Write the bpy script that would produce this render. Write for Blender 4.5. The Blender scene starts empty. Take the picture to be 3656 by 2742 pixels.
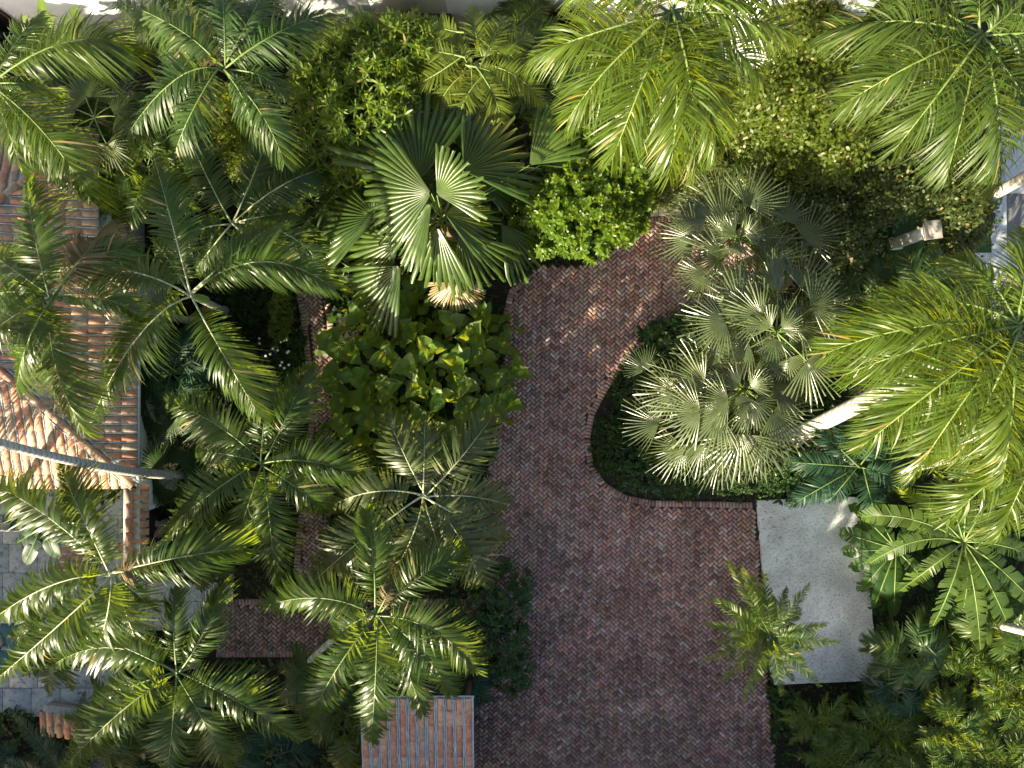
import bpy, math, random
import numpy as np
from mathutils import Vector, Matrix

random.seed(7)
rng = np.random.default_rng(7)
scene = bpy.context.scene
COL = scene.collection
R = math.radians

# ------------------------------------------------------------------ camera
CAM_H, FPX, CX, CY = 22.2, 2539.0, 1828.0, 1371.0
cam_d = bpy.data.cameras.new('camera'); cam_d.sensor_width = 36; cam_d.lens = 25.0
cam_d.clip_end = 1000; cam_d.clip_start = 0.1
cam = bpy.data.objects.new('camera', cam_d); COL.objects.link(cam)
cam.location = (0, 0, CAM_H); cam.rotation_euler = (0, 0, 0)
scene.camera = cam

# ------------------------------------------------------------------ light
SUN_EL, SUN_AZ = R(23), (-0.66, -0.75)
n_ = math.hypot(*SUN_AZ)
sdir = Vector((SUN_AZ[0] / n_ * math.cos(SUN_EL), SUN_AZ[1] / n_ * math.cos(SUN_EL), math.sin(SUN_EL)))
world = bpy.data.worlds.new('World'); scene.world = world; world.use_nodes = True
wn = world.node_tree.nodes; wl = world.node_tree.links
sky = wn.new('ShaderNodeTexSky'); sky.sky_type = 'NISHITA'; sky.sun_disc = False
sky.sun_elevation = SUN_EL; sky.sun_rotation = math.atan2(sdir.x, sdir.y)
bg = wn['Background']; bg.inputs[1].default_value = 0.08
sky.dust_density = 2.5
tintn = wn.new('ShaderNodeMix'); tintn.data_type = 'RGBA'; tintn.blend_type = 'MULTIPLY'; tintn.inputs[0].default_value = 1
tintn.inputs[7].default_value = (1.08, 1.0, .93, 1)    # the photograph's warm white balance
wl.new(sky.outputs[0], tintn.inputs[6]); wl.new(tintn.outputs[2], bg.inputs[0])
sun_d = bpy.data.lights.new('sun', 'SUN'); sun_d.energy = 5.0; sun_d.angle = R(0.5); sun_d.color = (1.0, 0.87, 0.62)
sun = bpy.data.objects.new('sun', sun_d); COL.objects.link(sun)
sun.rotation_euler = sdir.to_track_quat('Z', 'Y').to_euler(); sun.location = sdir * 60
vs = scene.view_settings
vs.view_transform = 'Standard'; vs.look = 'None'; vs.gamma = 1.0; vs.use_curve_mapping = False
vs.exposure = 2.1
scene.cycles.max_bounces = 7; scene.cycles.diffuse_bounces = 3; scene.cycles.transmission_bounces = 4
scene.cycles.glossy_bounces = 2

# ------------------------------------------------------------------ helpers
def P(px, py, z=0.0):
    """point of the garden at height z that the drone sees at photo pixel px, py"""
    s = (CAM_H - z) / FPX
    return np.array([(px - CX) * s, (CY - py) * s, z])
def m_of(pxlen, z): return pxlen * (CAM_H - z) / FPX
def nrm(a): return a / np.maximum(np.linalg.norm(a, axis=-1, keepdims=True), 1e-9)

def mesh(name, V, Q, mats, mi=None, smooth=False, col=None):
    V = np.asarray(V, dtype=np.float32); Q = np.asarray(Q, dtype=np.int32)
    me = bpy.data.meshes.new(name)
    k = Q.shape[1]
    me.vertices.add(len(V)); me.vertices.foreach_set('co', V.ravel())
    me.loops.add(Q.size); me.loops.foreach_set('vertex_index', Q.ravel())
    me.polygons.add(len(Q)); me.polygons.foreach_set('loop_start', np.arange(0, Q.size, k, dtype=np.int32))
    if not isinstance(mats, (list, tuple)): mats = [mats]
    for m in mats: me.materials.append(m)
    if mi is not None: me.polygons.foreach_set('material_index', np.asarray(mi, dtype=np.int32))
    if smooth: me.polygons.foreach_set('use_smooth', np.ones(len(Q), dtype=bool))
    if col is not None:   # per-vertex colour
        at = me.color_attributes.new('tint', 'FLOAT_COLOR', 'POINT')
        c4 = np.ones((len(V), 4), dtype=np.float32); c4[:, :3] = col
        at.data.foreach_set('color', c4.ravel())
    me.update(calc_edges=True)
    return me
def link(name, me, parent=None, loc=None):
    o = bpy.data.objects.new(name, me); COL.objects.link(o)
    if parent is not None: o.parent = parent
    if loc is not None: o.location = loc
    return o
def tag(o, label=None, cat=None, group=None, kind=None):
    if label: o['label'] = label
    if cat: o['category'] = cat
    if group: o['group'] = group
    if kind: o['kind'] = kind
    return o
def thing(name, label, cat, loc, group=None):
    o = bpy.data.objects.new(name, None); COL.objects.link(o); o.location = tuple(loc); o.empty_display_size = .2
    return tag(o, label, cat, group)
class MB:
    """collects quads in world space"""
    def __init__(s): s.V = []; s.Q = []; s.n = 0; s.C = []
    def add(s, V, Q, col=None):
        V = np.asarray(V, float); s.V.append(V); s.Q.append(np.asarray(Q, int) + s.n); s.n += len(V)
        if col is not None: s.C.append(np.tile(np.asarray(col, float), (len(V), 1)))
        return s
    def box(s, c, d, rz=0, col=None):
        x, y, z = [q / 2 for q in d]
        V = np.array([[a * x, b * y, e * z] for e in (-1, 1) for b in (-1, 1) for a in (-1, 1)])
        ca, sa = math.cos(rz), math.sin(rz)
        V = V @ np.array([[ca, sa, 0], [-sa, ca, 0], [0, 0, 1]]) + np.asarray(c)
        return s.add(V, [[0, 2, 3, 1], [4, 5, 7, 6], [0, 1, 5, 4], [2, 6, 7, 3], [0, 4, 6, 2], [1, 3, 7, 5]], col)
    def tube(s, pts, rad, k=8, cap=True):
        V, Q = tube(pts, rad, k, cap); return s.add(V, Q)
    def build(s, name, mat, parent=None, origin=(0, 0, 0), smooth=False):
        V = np.concatenate(s.V) - np.asarray(origin); Q = np.concatenate(s.Q)
        return link(name, mesh(name, V, Q, mat, smooth=smooth, col=np.concatenate(s.C) if s.C else None), parent)
def tube(pts, rad, k=8, cap=True):
    pts = np.asarray(pts, float); n = len(pts); rad = np.broadcast_to(np.asarray(rad, float), (n,))
    T = nrm(np.gradient(pts, axis=0))
    ref = np.where(np.abs(T[:, 2:3]) > .9, np.array([[1., 0, 0]]), np.array([[0, 0, 1.]]))
    ref = np.tile(ref[n // 2], (n, 1))
    A = nrm(np.cross(T, ref)); B = np.cross(A, T)
    th = np.linspace(0, 2 * math.pi, k, endpoint=False)
    V = pts[:, None] + rad[:, None, None] * (A[:, None] * np.cos(th)[None, :, None] + B[:, None] * np.sin(th)[None, :, None])
    V = V.reshape(-1, 3); i = np.arange(n - 1)[:, None] * k; j = np.arange(k)[None]
    Q = np.stack([i + j, i + (j + 1) % k, i + k + (j + 1) % k, i + k + j], -1).reshape(-1, 4)
    if cap and k % 2 == 0:
        e = []
        for o in (0, (n - 1) * k):
            for a in range(k // 2 - 1): e.append([o + a, o + a + 1, o + k - 2 - a, o + k - 1 - a])
        Q = np.concatenate([Q, np.array(e)])
    return V, Q
def bez(B, C, T, t):
    t = np.asarray(t)[:, None]
    return (1 - t) ** 2 * B + 2 * t * (1 - t) * C + t * t * T, nrm(2 * (1 - t) * (C - B) + 2 * t * (T - C))

def strips(base, d, w, L, W, droop, prof, grav=None, fold=0.0):
    """n leaf blades: base, direction, width direction, length, width, droop; prof = half widths along the blade"""
    n = len(base); k = len(prof); s = np.linspace(0, 1, k)
    L = np.broadcast_to(L, (n,)); W = np.broadcast_to(W, (n,)); droop = np.broadcast_to(droop, (n,))
    w = nrm(w - d * np.sum(w * d, -1, keepdims=True))
    c = base[:, None] + d[:, None] * (L[:, None] * s[None])[..., None]
    c[..., 2] -= (droop * L)[:, None] * s[None] ** 2
    hw = W[:, None] * np.asarray(prof)[None] / 2
    lft = c + w[:, None] * hw[..., None]; rgt = c - w[:, None] * hw[..., None]
    if fold:
        nn = nrm(np.cross(d, w)); nn = nn * np.sign(nn[:, 2:3] + 1e-6)
        lft = lft + nn[:, None] * (hw * fold)[..., None]; rgt = rgt + nn[:, None] * (hw * fold)[..., None]
        V = np.stack([lft, c, rgt], 2).reshape(-1, 3)
        b = (np.arange(n)[:, None] * k + np.arange(k - 1)[None]) * 3
        Q = np.concatenate([np.stack([b, b + 1, b + 4, b + 3], -1).reshape(-1, 4), np.stack([b + 1, b + 2, b + 5, b + 4], -1).reshape(-1, 4)])
        return V, Q
    V = np.stack([lft, rgt], 2).reshape(-1, 3)
    b = (np.arange(n)[:, None] * k + np.arange(k - 1)[None]) * 2
    Q = np.stack([b, b + 1, b + 3, b + 2], -1).reshape(-1, 4)
    return V, Q

# ------------------------------------------------------------------ materials
def nt(name):
    m = bpy.data.materials.new(name); m.use_nodes = True
    n = m.node_tree.nodes; l = m.node_tree.links
    return m, n, l, n['Principled BSDF']
def ramp(n, stops, interp='LINEAR'):
    r = n.new('ShaderNodeValToRGB'); r.color_ramp.interpolation = interp
    el = r.color_ramp.elements
    while len(el) < len(stops): el.new(.5)
    for e, (p, c) in zip(el, stops): e.position = p; e.color = (*c, 1)
    return r
def noise(n, l, scale, detail=4, rough=.6, space='Object'):
    t = n.new('ShaderNodeTexCoord') if space != 'World' else n.new('ShaderNodeNewGeometry')
    x = n.new('ShaderNodeTexNoise'); x.inputs['Scale'].default_value = scale
    x.inputs['Detail'].default_value = detail; x.inputs['Roughness'].default_value = rough
    l.new(t.outputs['Position' if space == 'World' else space], x.inputs['Vector'])
    return x
def mixc(n, l, fac, a, b, mode='MIX'):
    m = n.new('ShaderNodeMix'); m.data_type = 'RGBA'; m.blend_type = mode
    for sock, v in ((m.inputs[0], fac), (m.inputs[6], a), (m.inputs[7], b)):
        if hasattr(v, 'is_output'): l.new(v, sock)
        else: sock.default_value = v if not isinstance(v, tuple) else (*v, 1)
    return m.outputs[2]
def bump(n, l, bsdf, h, strength=.3, dist=.02):
    b = n.new('ShaderNodeBump'); b.inputs['Strength'].default_value = strength; b.inputs['Distance'].default_value = dist
    l.new(h, b.inputs['Height']); l.new(b.outputs[0], bsdf.inputs['Normal'])
def leaf(name, c1, c2, tcol, trans=.38, rough=.36, spec=.5, dead=0.0, deadcol=(.35, .25, .1), k=.82):
    c1 = tuple(q * k for q in c1); c2 = tuple(q * k for q in c2); spec *= .75; rough += .06; trans = min(.5, trans * 1.2); tcol = (tcol[0] * 1.25, tcol[1] * 1.22, tcol[2])
    m, n, l, p = nt(name)
    g = n.new('ShaderNodeNewGeometry'); oi = n.new('ShaderNodeObjectInfo')
    ad = n.new('ShaderNodeMath'); ad.operation = 'ADD'; l.new(g.outputs['Random Per Island'], ad.inputs[0]); l.new(oi.outputs['Random'], ad.inputs[1])
    hf = n.new('ShaderNodeMath'); hf.operation = 'MULTIPLY'; hf.inputs[1].default_value = .5; l.new(ad.outputs[0], hf.inputs[0])
    c = mixc(n, l, hf.outputs[0], c1, c2)
    nz = noise(n, l, 2.2, 3, .6, 'World')
    rr = ramp(n, [(.35, (.62, .66, .6)), (.7, (1.25, 1.2, 1.1))]); l.new(nz.outputs[0], rr.inputs[0])
    c = mixc(n, l, 1.0, c, rr.outputs[0], 'MULTIPLY')
    if dead:
        lt = n.new('ShaderNodeMath'); lt.operation = 'LESS_THAN'; lt.inputs[1].default_value = dead
        l.new(g.outputs['Random Per Island'], lt.inputs[0]); c = mixc(n, l, lt.outputs[0], c, deadcol)
    l.new(c, p.inputs['Base Color']); p.inputs['Roughness'].default_value = rough; p.inputs['Specular IOR Level'].default_value = spec
    t = n.new('ShaderNodeBsdfTranslucent'); tc = mixc(n, l, hf.outputs[0], tcol, tuple(q * .75 for q in tcol)); l.new(tc, t.inputs[0])
    mx = n.new('ShaderNodeMixShader'); mx.inputs[0].default_value = trans
    l.new(p.outputs[0], mx.inputs[1]); l.new(t.outputs[0], mx.inputs[2]); l.new(mx.outputs[0], n['Material Output'].inputs[0])
    return m
def plain(name, c1, c2, scale=3, rough=.7, bs=.2, bd=.01, detail=5, spec=.3, space='Object'):
    m, n, l, p = nt(name)
    x = noise(n, l, scale, detail, .65, space); r = ramp(n, [(.32, c1), (.68, c2)]); l.new(x.outputs[0], r.inputs[0])
    l.new(r.outputs[0], p.inputs['Base Color']); p.inputs['Roughness'].default_value = rough; p.inputs['Specular IOR Level'].default_value = spec
    if bs: bump(n, l, p, x.outputs[0], bs, bd)
    return m
M = {}
YT = (.42, .46, .05)
M['palm'] = leaf('palm_leaf', (.036, .082, .016), (.08, .13, .02), (.30, .40, .035), .36, .30, .55, .012)
M['palm_teal'] = leaf('palm_leaf_bluish', (.03, .075, .022), (.062, .11, .028), (.26, .34, .045), .30, .36, .5, .01)
M['kentia'] = leaf('kentia_leaf', (.07, .105, .035), (.11, .14, .045), (.30, .34, .06), .34, .34, .6, .02)
M['royal'] = leaf('royal_leaf', (.06, .12, .018), (.11, .165, .024), (.40, .48, .03), .40, .28, .55, .02)
M['royal_dark'] = leaf('royal_leaf_deep', (.05, .10, .022), (.09, .14, .028), (.32, .40, .04), .38, .35, .5, .03)
M['areca'] = leaf('areca_leaf', (.085, .14, .02), (.14, .18, .025), (.42, .46, .04), .4, .36, .5, .03)
M['pygmy'] = leaf('date_leaf', (.045, .10, .018), (.085, .14, .022), (.36, .44, .03), .38, .34, .5, .02)
M['fan'] = leaf('giant_fan_leaf', (.035, .085, .02), (.07, .125, .025), (.34, .38, .05), .30, .27, .65, .01)
M['silver'] = leaf('silver_fan_leaf', (.075, .125, .06), (.13, .17, .08), (.42, .44, .08), .30, .22, 1.3, .03)
M['darkfan'] = leaf('dark_fan_leaf', (.02, .06, .015), (.04, .085, .02), (.14, .24, .03), .25, .4, .4)
M['fray'] = leaf('frayed_fan_leaf', (.22, .18, .08), (.30, .25, .12), (.40, .34, .12), .3, .5, .4, .4, (.5, .42, .3))
M['banana'] = leaf('banana_leaf', (.05, .105, .025), (.09, .14, .03), (.36, .46, .05), .38, .3, .5)
M['bananadark'] = leaf('banana_leaf_painted_shade', (.025, .075, .02), (.05, .10, .025), (.2, .34, .04), .3, .34, .5)  # darker copy of the banana leaf, shade put into the colour
M['cycad'] = leaf('cycad_leaf', (.018, .06, .035), (.035, .085, .045), (.12, .22, .05), .2, .4, .4)
M['bigleaf'] = leaf('broad_leaf', (.075, .17, .018), (.14, .23, .028), (.45, .52, .03), .36, .36, .5)
M['star'] = leaf('star_leaf', (.08, .15, .018), (.14, .20, .024), (.32, .40, .03), .34, .38, .5, .02)
M['feather'] = leaf('feather_leaf', (.09, .14, .014), (.14, .18, .018), (.46, .50, .03), .4, .4, .4)
M['round'] = leaf('round_tree_leaf', (.065, .15, .014), (.12, .20, .02), (.34, .44, .025), .34, .34, .55)
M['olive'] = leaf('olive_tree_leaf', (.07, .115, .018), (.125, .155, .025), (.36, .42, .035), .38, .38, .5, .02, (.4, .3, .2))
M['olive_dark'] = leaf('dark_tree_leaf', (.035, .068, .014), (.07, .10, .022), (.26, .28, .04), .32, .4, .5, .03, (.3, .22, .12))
M['glossy'] = leaf('glossy_shrub_leaf', (.025, .075, .025), (.045, .10, .03), (.15, .26, .04), .26, .34, .5)
M['cover'] = leaf('ground_cover_leaf', (.02, .06, .014), (.04, .085, .02), (.10, .18, .02), .22, .45, .35)
M['pale'] = leaf('pale_shrub_leaf', (.10, .14, .05), (.15, .18, .06), (.38, .40, .08), .36, .45, .4)
M['deadfrond'] = leaf('dead_frond', (.16, .12, .06), (.24, .19, .10), (.30, .22, .08), .3, .6, .3)
M['rachis'] = plain('rachis', (.08, .13, .03), (.14, .19, .05), 6, .45, 0)
M['rachis_pale'] = plain('rachis_pale', (.26, .30, .15), (.4, .42, .24), 6, .45, 0)
M['rachis_dark'] = plain('rachis_dark', (.06, .11, .03), (.10, .15, .04), 6, .5, 0)
M['bark'] = plain('bark', (.10, .075, .05), (.2, .16, .12), 14, .85, .5)
def trunk_mat(name, c1, c2, rings):
    m, n, l, p = nt(name)
    x = noise(n, l, 9, 5, .7); r = ramp(n, [(.3, c1), (.7, c2)]); l.new(x.outputs[0], r.inputs[0])
    w = n.new('ShaderNodeTexWave'); w.bands_direction = 'Z'; w.inputs['Scale'].default_value = rings; w.inputs['Distortion'].default_value = 1.2
    w.inputs['Detail'].default_value = 2
    t = n.new('ShaderNodeTexCoord'); l.new(t.outputs['Object'], w.inputs['Vector'])
    rr = ramp(n, [(.0, (.55, .53, .5)), (.35, (1, 1, 1))]); l.new(w.outputs[0], rr.inputs[0])
    c = mixc(n, l, .75, r.outputs[0], rr.outputs[0], 'MULTIPLY'); l.new(c, p.inputs['Base Color'])
    p.inputs['Roughness'].default_value = .75; bump(n, l, p, w.outputs[0], .4, .02)
    return m
M['trunk'] = trunk_mat('palm_trunk', (.30, .29, .27), (.48, .47, .44), 2.4)
M['trunk_royal'] = trunk_mat('royal_trunk', (.30, .29, .27), (.52, .50, .46), 1.1)
M['shaft'] = plain('crownshaft', (.12, .20, .05), (.2, .28, .07), 3, .4, 0)
# brick: vertex tint, grime and moss in patches of their own shape
def brick_mat():
    m, n, l, p = nt('old_brick')
    a = n.new('ShaderNodeAttribute'); a.attribute_name = 'tint'
    x1 = noise(n, l, 26, 5, .7, 'World'); r1 = ramp(n, [(.3, (.62, .60, .6)), (.72, (1.3, 1.28, 1.28))]); l.new(x1.outputs[0], r1.inputs[0])
    c = mixc(n, l, 1, a.outputs[0], r1.outputs[0], 'MULTIPLY')
    x2 = noise(n, l, .95, 6, .68, 'World'); r2 = ramp(n, [(.50, (0, 0, 0)), (.64, (.95, .95, .95))])
    gp = n.new('ShaderNodeNewGeometry'); sx = n.new('ShaderNodeSeparateXYZ'); l.new(gp.outputs['Position'], sx.inputs[0])
    mr = n.new('ShaderNodeMapRange'); mr.inputs[1].default_value = 1.0; mr.inputs[2].default_value = -9.0; mr.inputs[3].default_value = -.05; mr.inputs[4].default_value = .13
    l.new(sx.outputs[1], mr.inputs[0]); a2 = n.new('ShaderNodeMath'); l.new(x2.outputs[0], a2.inputs[0]); l.new(mr.outputs[0], a2.inputs[1]); l.new(a2.outputs[0], r2.inputs[0])
    x3 = noise(n, l, 6, 4, .7, 'World'); r3 = ramp(n, [(.38, (.2, .2, .2)), (.62, (1, 1, 1))]); l.new(x3.outputs[0], r3.inputs[0])
    f = mixc(n, l, 1, r2.outputs[0], r3.outputs[0], 'MULTIPLY')
    f = mixc(n, l, .8, (0, 0, 0), f)
    c = mixc(n, l, f, c, (.06, .042, .032))
    x4 = noise(n, l, 11, 5, .75, 'World'); r4 = ramp(n, [(.64, (0, 0, 0)), (.76, (.4, .4, .4))]); l.new(x4.outputs[0], r4.inputs[0])
    c = mixc(n, l, r4.outputs[0], c, (.22, .21, .19))
    l.new(c, p.inputs['Base Color']); p.inputs['Roughness'].default_value = .85; p.inputs['Specular IOR Level'].default_value = .2
    bump(n, l, p, x1.outputs[0], .35, .006)
    return m
M['brick'] = brick_mat()
M['joint'] = plain('joint_sand', (.022, .018, .013), (.05, .042, .03), 9, .95, .3, space='World')
M['soil'] = plain('dark_soil', (.010, .009, .006), (.028, .023, .015), 5, .95, .5, .03, 8)
def concrete():
    m, n, l, p = nt('shell_concrete')
    x = noise(n, l, 15, 6, .85, 'World'); r = ramp(n, [(.34, (.08, .09, .09)), (.45, (.55, .58, .58)), (.6, (.68, .71, .71)), (.75, (.82, .84, .84))]); l.new(x.outputs[0], r.inputs[0])
    y = noise(n, l, .9, 5, .6, 'World'); q = ramp(n, [(.35, (.66, .66, .64)), (.65, (1.05, 1.05, 1.05))]); l.new(y.outputs[0], q.inputs[0])
    c = mixc(n, l, 1, r.outputs[0], q.outputs[0], 'MULTIPLY')
    v = noise(n, l, 3.2, 3, .5, 'World'); qv = ramp(n, [(.70, (0, 0, 0)), (.80, (.7, .7, .7))]); l.new(v.outputs[0], qv.inputs[0])
    c = mixc(n, l, qv.outputs[0], c, (.16, .11, .07))
    l.new(c, p.inputs['Base Color']); p.inputs['Roughness'].default_value = .9; bump(n, l, p, x.outputs[0], .6, .01)
    return m
M['concrete'] = concrete()
def coral():
    m, n, l, p = nt('coral_stone')
    x = noise(n, l, 5, 8, .75, 'World'); r = ramp(n, [(.36, (.10, .11, .11)), (.46, (.33, .36, .37)), (.7, (.52, .56, .56))]); l.new(x.outputs[0], r.inputs[0])
    l.new(r.outputs[0], p.inputs['Base Color']); p.inputs['Roughness'].default_value = .85; bump(n, l, p, x.outputs[0], .5, .015)
    return m
M['coral'] = coral()
M['white'] = plain('white_render', (.52, .56, .57), (.66, .69, .69), 1.2, .8, .1, .004)
M['wood'] = plain('dark_wood', (.05, .025, .018), (.10, .05, .035), 8, .6, .2)
M['void'] = plain('dark_interior', (.012, .011, .012), (.02, .018, .018), 3, .6, 0)  # near-black panel colour, paints the unlit inside of doorway and openings
M['frame'] = plain('white_frame', (.6, .62, .62), (.7, .72, .72), 3, .5, 0)
M['stone'] = plain('weathered_stone', (.20, .18, .15), (.42, .40, .36), 7, .85, .5, .02)
M['asphalt'] = plain('asphalt', (.10, .105, .11), (.15, .155, .16), 30, .85, .3, .01)
M['walk'] = plain('pale_concrete', (.36, .38, .39), (.5, .52, .53), 4, .85, .2, .01)
M['iron'] = plain('black_iron', (.015, .015, .017), (.03, .03, .03), 6, .5, 0)
M['mortar'] = plain('mortar', (.30, .34, .36), (.52, .56, .58), 6, .9, .6, .02, 6, space='World')
M['petal'] = plain('white_petal', (.75, .75, .8), (.85, .85, .88), 3, .6, 0)
M['dryleaf'] = plain('dry_leaf', (.22, .10, .05), (.34, .18, .09), 8, .8, 0)
def tile_mat():
    m, n, l, p = nt('clay_tile')
    oi = n.new('ShaderNodeObjectInfo'); g = n.new('ShaderNodeNewGeometry')
    ad = n.new('ShaderNodeMath'); ad.operation = 'ADD'; l.new(g.outputs['Random Per Island'], ad.inputs[0]); l.new(oi.outputs['Random'], ad.inputs[1])
    fr = n.new('ShaderNodeMath'); fr.operation = 'FRACT'; l.new(ad.outputs[0], fr.inputs[0])
    r = ramp(n, [(0, (.42, .20, .13)), (.25, (.52, .26, .165)), (.45, (.48, .26, .20)), (.62, (.54, .34, .21)), (.8, (.42, .27, .21)), (1, (.46, .36, .27))]); l.new(fr.outputs[0], r.inputs[0])
    x = noise(n, l, 9, 6, .7, 'World'); q = ramp(n, [(.3, (.55, .52, .5)), (.62, (1.1, 1.1, 1.1))]); l.new(x.outputs[0], q.inputs[0])
    c = mixc(n, l, 1, r.outputs[0], q.outputs[0], 'MULTIPLY')
    y = noise(n, l, 4, 3, .6, 'World'); qy = ramp(n, [(.6, (0, 0, 0)), (.75, (.6, .6, .6))]); l.new(y.outputs[0], qy.inputs[0])
    c = mixc(n, l, qy.outputs[0], c, (.30, .27, .24))
    l.new(c, p.inputs['Base Color']); p.inputs['Roughness'].default_value = .75; bump(n, l, p, x.outputs[0], .3, .01)
    return m
M['tile'] = tile_mat()
def water():
    m, n, l, p = nt('pool_water')
    p.inputs['Base Color'].default_value = (.10, .20, .20, 1); p.inputs['Roughness'].default_value = .08
    x = noise(n, l, 7, 3); bump(n, l, p, x.outputs[0], .15, .02)
    return m
M['water'] = water()
def grass():
    m, n, l, p = nt('lawn')
    x = noise(n, l, 40, 4, .7, 'World'); r = ramp(n, [(.3, (.012, .045, .008)), (.7, (.04, .10, .018))]); l.new(x.outputs[0], r.inputs[0])
    l.new(r.outputs[0], p.inputs['Base Color']); p.inputs['Roughness'].default_value = .9; bump(n, l, p, x.outputs[0], .8, .03)
    return m
M['lawn'] = grass()

# ------------------------------------------------------------------ ground sheets
def pix_poly(pts, z=0.0): return [P(a, b, z)[:2] for a, b in pts]
def inside(pt, poly):
    x, y = pt; c = False; j = len(poly) - 1
    for i in range(len(poly)):
        xi, yi = poly[i]; xj, yj = poly[j]
        if (yi > y) != (yj > y) and x < (xj - xi) * (y - yi) / (yj - yi) + xi: c = not c
        j = i
    return c
def inside_many(X, Y, poly):
    c = np.zeros(len(X), bool); j = len(poly) - 1
    for i in range(len(poly)):
        xi, yi = poly[i]; xj, yj = poly[j]
        if yi != yj:
            k = ((yi > Y) != (yj > Y)) & (X < (xj - xi) * (Y - yi) / (yj - yi) + xi); c ^= k
        j = i
    return c
def slab(name, poly, z0, z1, mat, kind='structure'):
    n = len(poly); me = bpy.data.meshes.new(name)
    V = [(*q, z1) for q in poly] + [(*q, z0) for q in poly]
    a = sum(poly[i][0] * poly[(i + 1) % n][1] - poly[(i + 1) % n][0] * poly[i][1] for i in range(n))
    top = list(range(n)) if a > 0 else list(range(n))[::-1]
    me.from_pydata(V, [], [top] + [[i, i + n, (i + 1) % n + n, (i + 1) % n] if a > 0 else [i, (i + 1) % n, (i + 1) % n + n, i + n] for i in range(n)])
    me.materials.append(mat); me.update()
    o = link(name, me)
    return tag(o, kind=kind) if kind else o
g = 400
slab('ground', [(-g, -g), (g, -g), (g, g), (-g, g)], -.5, -.06, M['soil'])

COURT = pix_poly([(1905, 955), (2100, 945), (2250, 850), (2312, 772), (2440, 765), (2560, 800), (2700, 900), (2700, 1010), (2560, 1110), (2480, 1140), (2380, 1172),
                  (2270, 1255), (2185, 1370), (2125, 1480), (2108, 1570), (2122, 1660), (2165, 1725), (2240, 1768), (2330, 1785), (2690, 1792),
                  (2715, 2000), (2745, 2470), (2775, 2850), (1640, 2850), (1640, 2420), (1660, 2200), (1690, 1900), (1710, 1750), (1760, 1600), (1790, 1400), (1790, 1140), (1815, 1035)])
PATHC = [(1010, 740), (1045, 850), (1095, 980), (1125, 1100), (1140, 1230), (1152, 1350), (1160, 1500), (1150, 1600), (1135, 1760), (1115, 1900), (1105, 2030), (1120, 2135)]
SIDE = pix_poly([(760, 2138), (1690, 2138), (1690, 2345), (770, 2350)])
PAD = pix_poly([(2700, 1785), (3058, 1773), (3064, 1830), (3096, 2060), (3134, 2425), (2762, 2442), (2748, 2380), (2722, 2060)])
def smooth_line(pts, n):
    pts = np.array(pts, float); t = np.r_[0, np.cumsum(np.linalg.norm(np.diff(pts, axis=0), axis=1))]
    u = np.linspace(0, t[-1], n); return np.stack([np.interp(u, t, pts[:, i]) for i in range(2)], 1)
pc = np.array([P(a, b)[:2] for a, b in PATHC]); pc = smooth_line(pc, 60)
tn = nrm(np.gradient(pc, axis=0)); nl = np.stack([-tn[:, 1], tn[:, 0]], 1)
wob = (0.47 + .03 * np.sin(np.arange(60) * .9))[:, None]
PATH = [tuple(q) for q in pc + nl * wob] + [tuple(q) for q in (pc - nl * wob)[::-1]]

# bricks ------------------------------------------------------------
BL, BW = .194, .091
PAL = np.array([(.20, .125, .11), (.23, .14, .115), (.185, .125, .12), (.21, .165, .145), (.16, .105, .095), (.25, .175, .145), (.10, .055, .05), (.08, .05, .045),
                (.23, .205, .19), (.27, .25, .225), (.30, .27, .25), (.14, .12, .105), (.19, .16, .115), (.24, .12, .085), (.15, .085, .10)])
PW = np.array([3, 3, 2.4, 2.6, 2.4, 1.8, 2.2, 2.0, 1.2, .8, .22, 1.8, 1.4, 1.8, .5]); PW /= PW.sum()
def brick_shape(l, w, h=.05):
    """chamfered brick, worn uneven corners; 12 verts, open below"""
    ch = .012
    V = []
    for zz, inset in ((-h, 0), (-ch, 0), (0, ch)):
        for sx, sy in ((-1, -1), (1, -1), (1, 1), (-1, 1)):
            V.append((sx * (l / 2 - inset - abs(rng.normal(0, .004))), sy * (w / 2 - inset - abs(rng.normal(0, .003))), zz + (rng.normal(0, .0015) if zz == 0 else 0)))
    Q = [[8, 9, 10, 11]]
    for r0 in (0, 4):
        for i in range(4): Q.append([r0 + i, r0 + (i + 1) % 4, r0 + 4 + (i + 1) % 4, r0 + 4 + i])
    return np.array(V), np.array(Q)
def tint(): return np.clip((PAL[rng.choice(len(PAL), p=PW)] * .66 + np.array([.188, .128, .118]) * .34) * rng.uniform(1.55, 2.15) + rng.normal(0, .01, 3), .01, .7)
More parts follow.
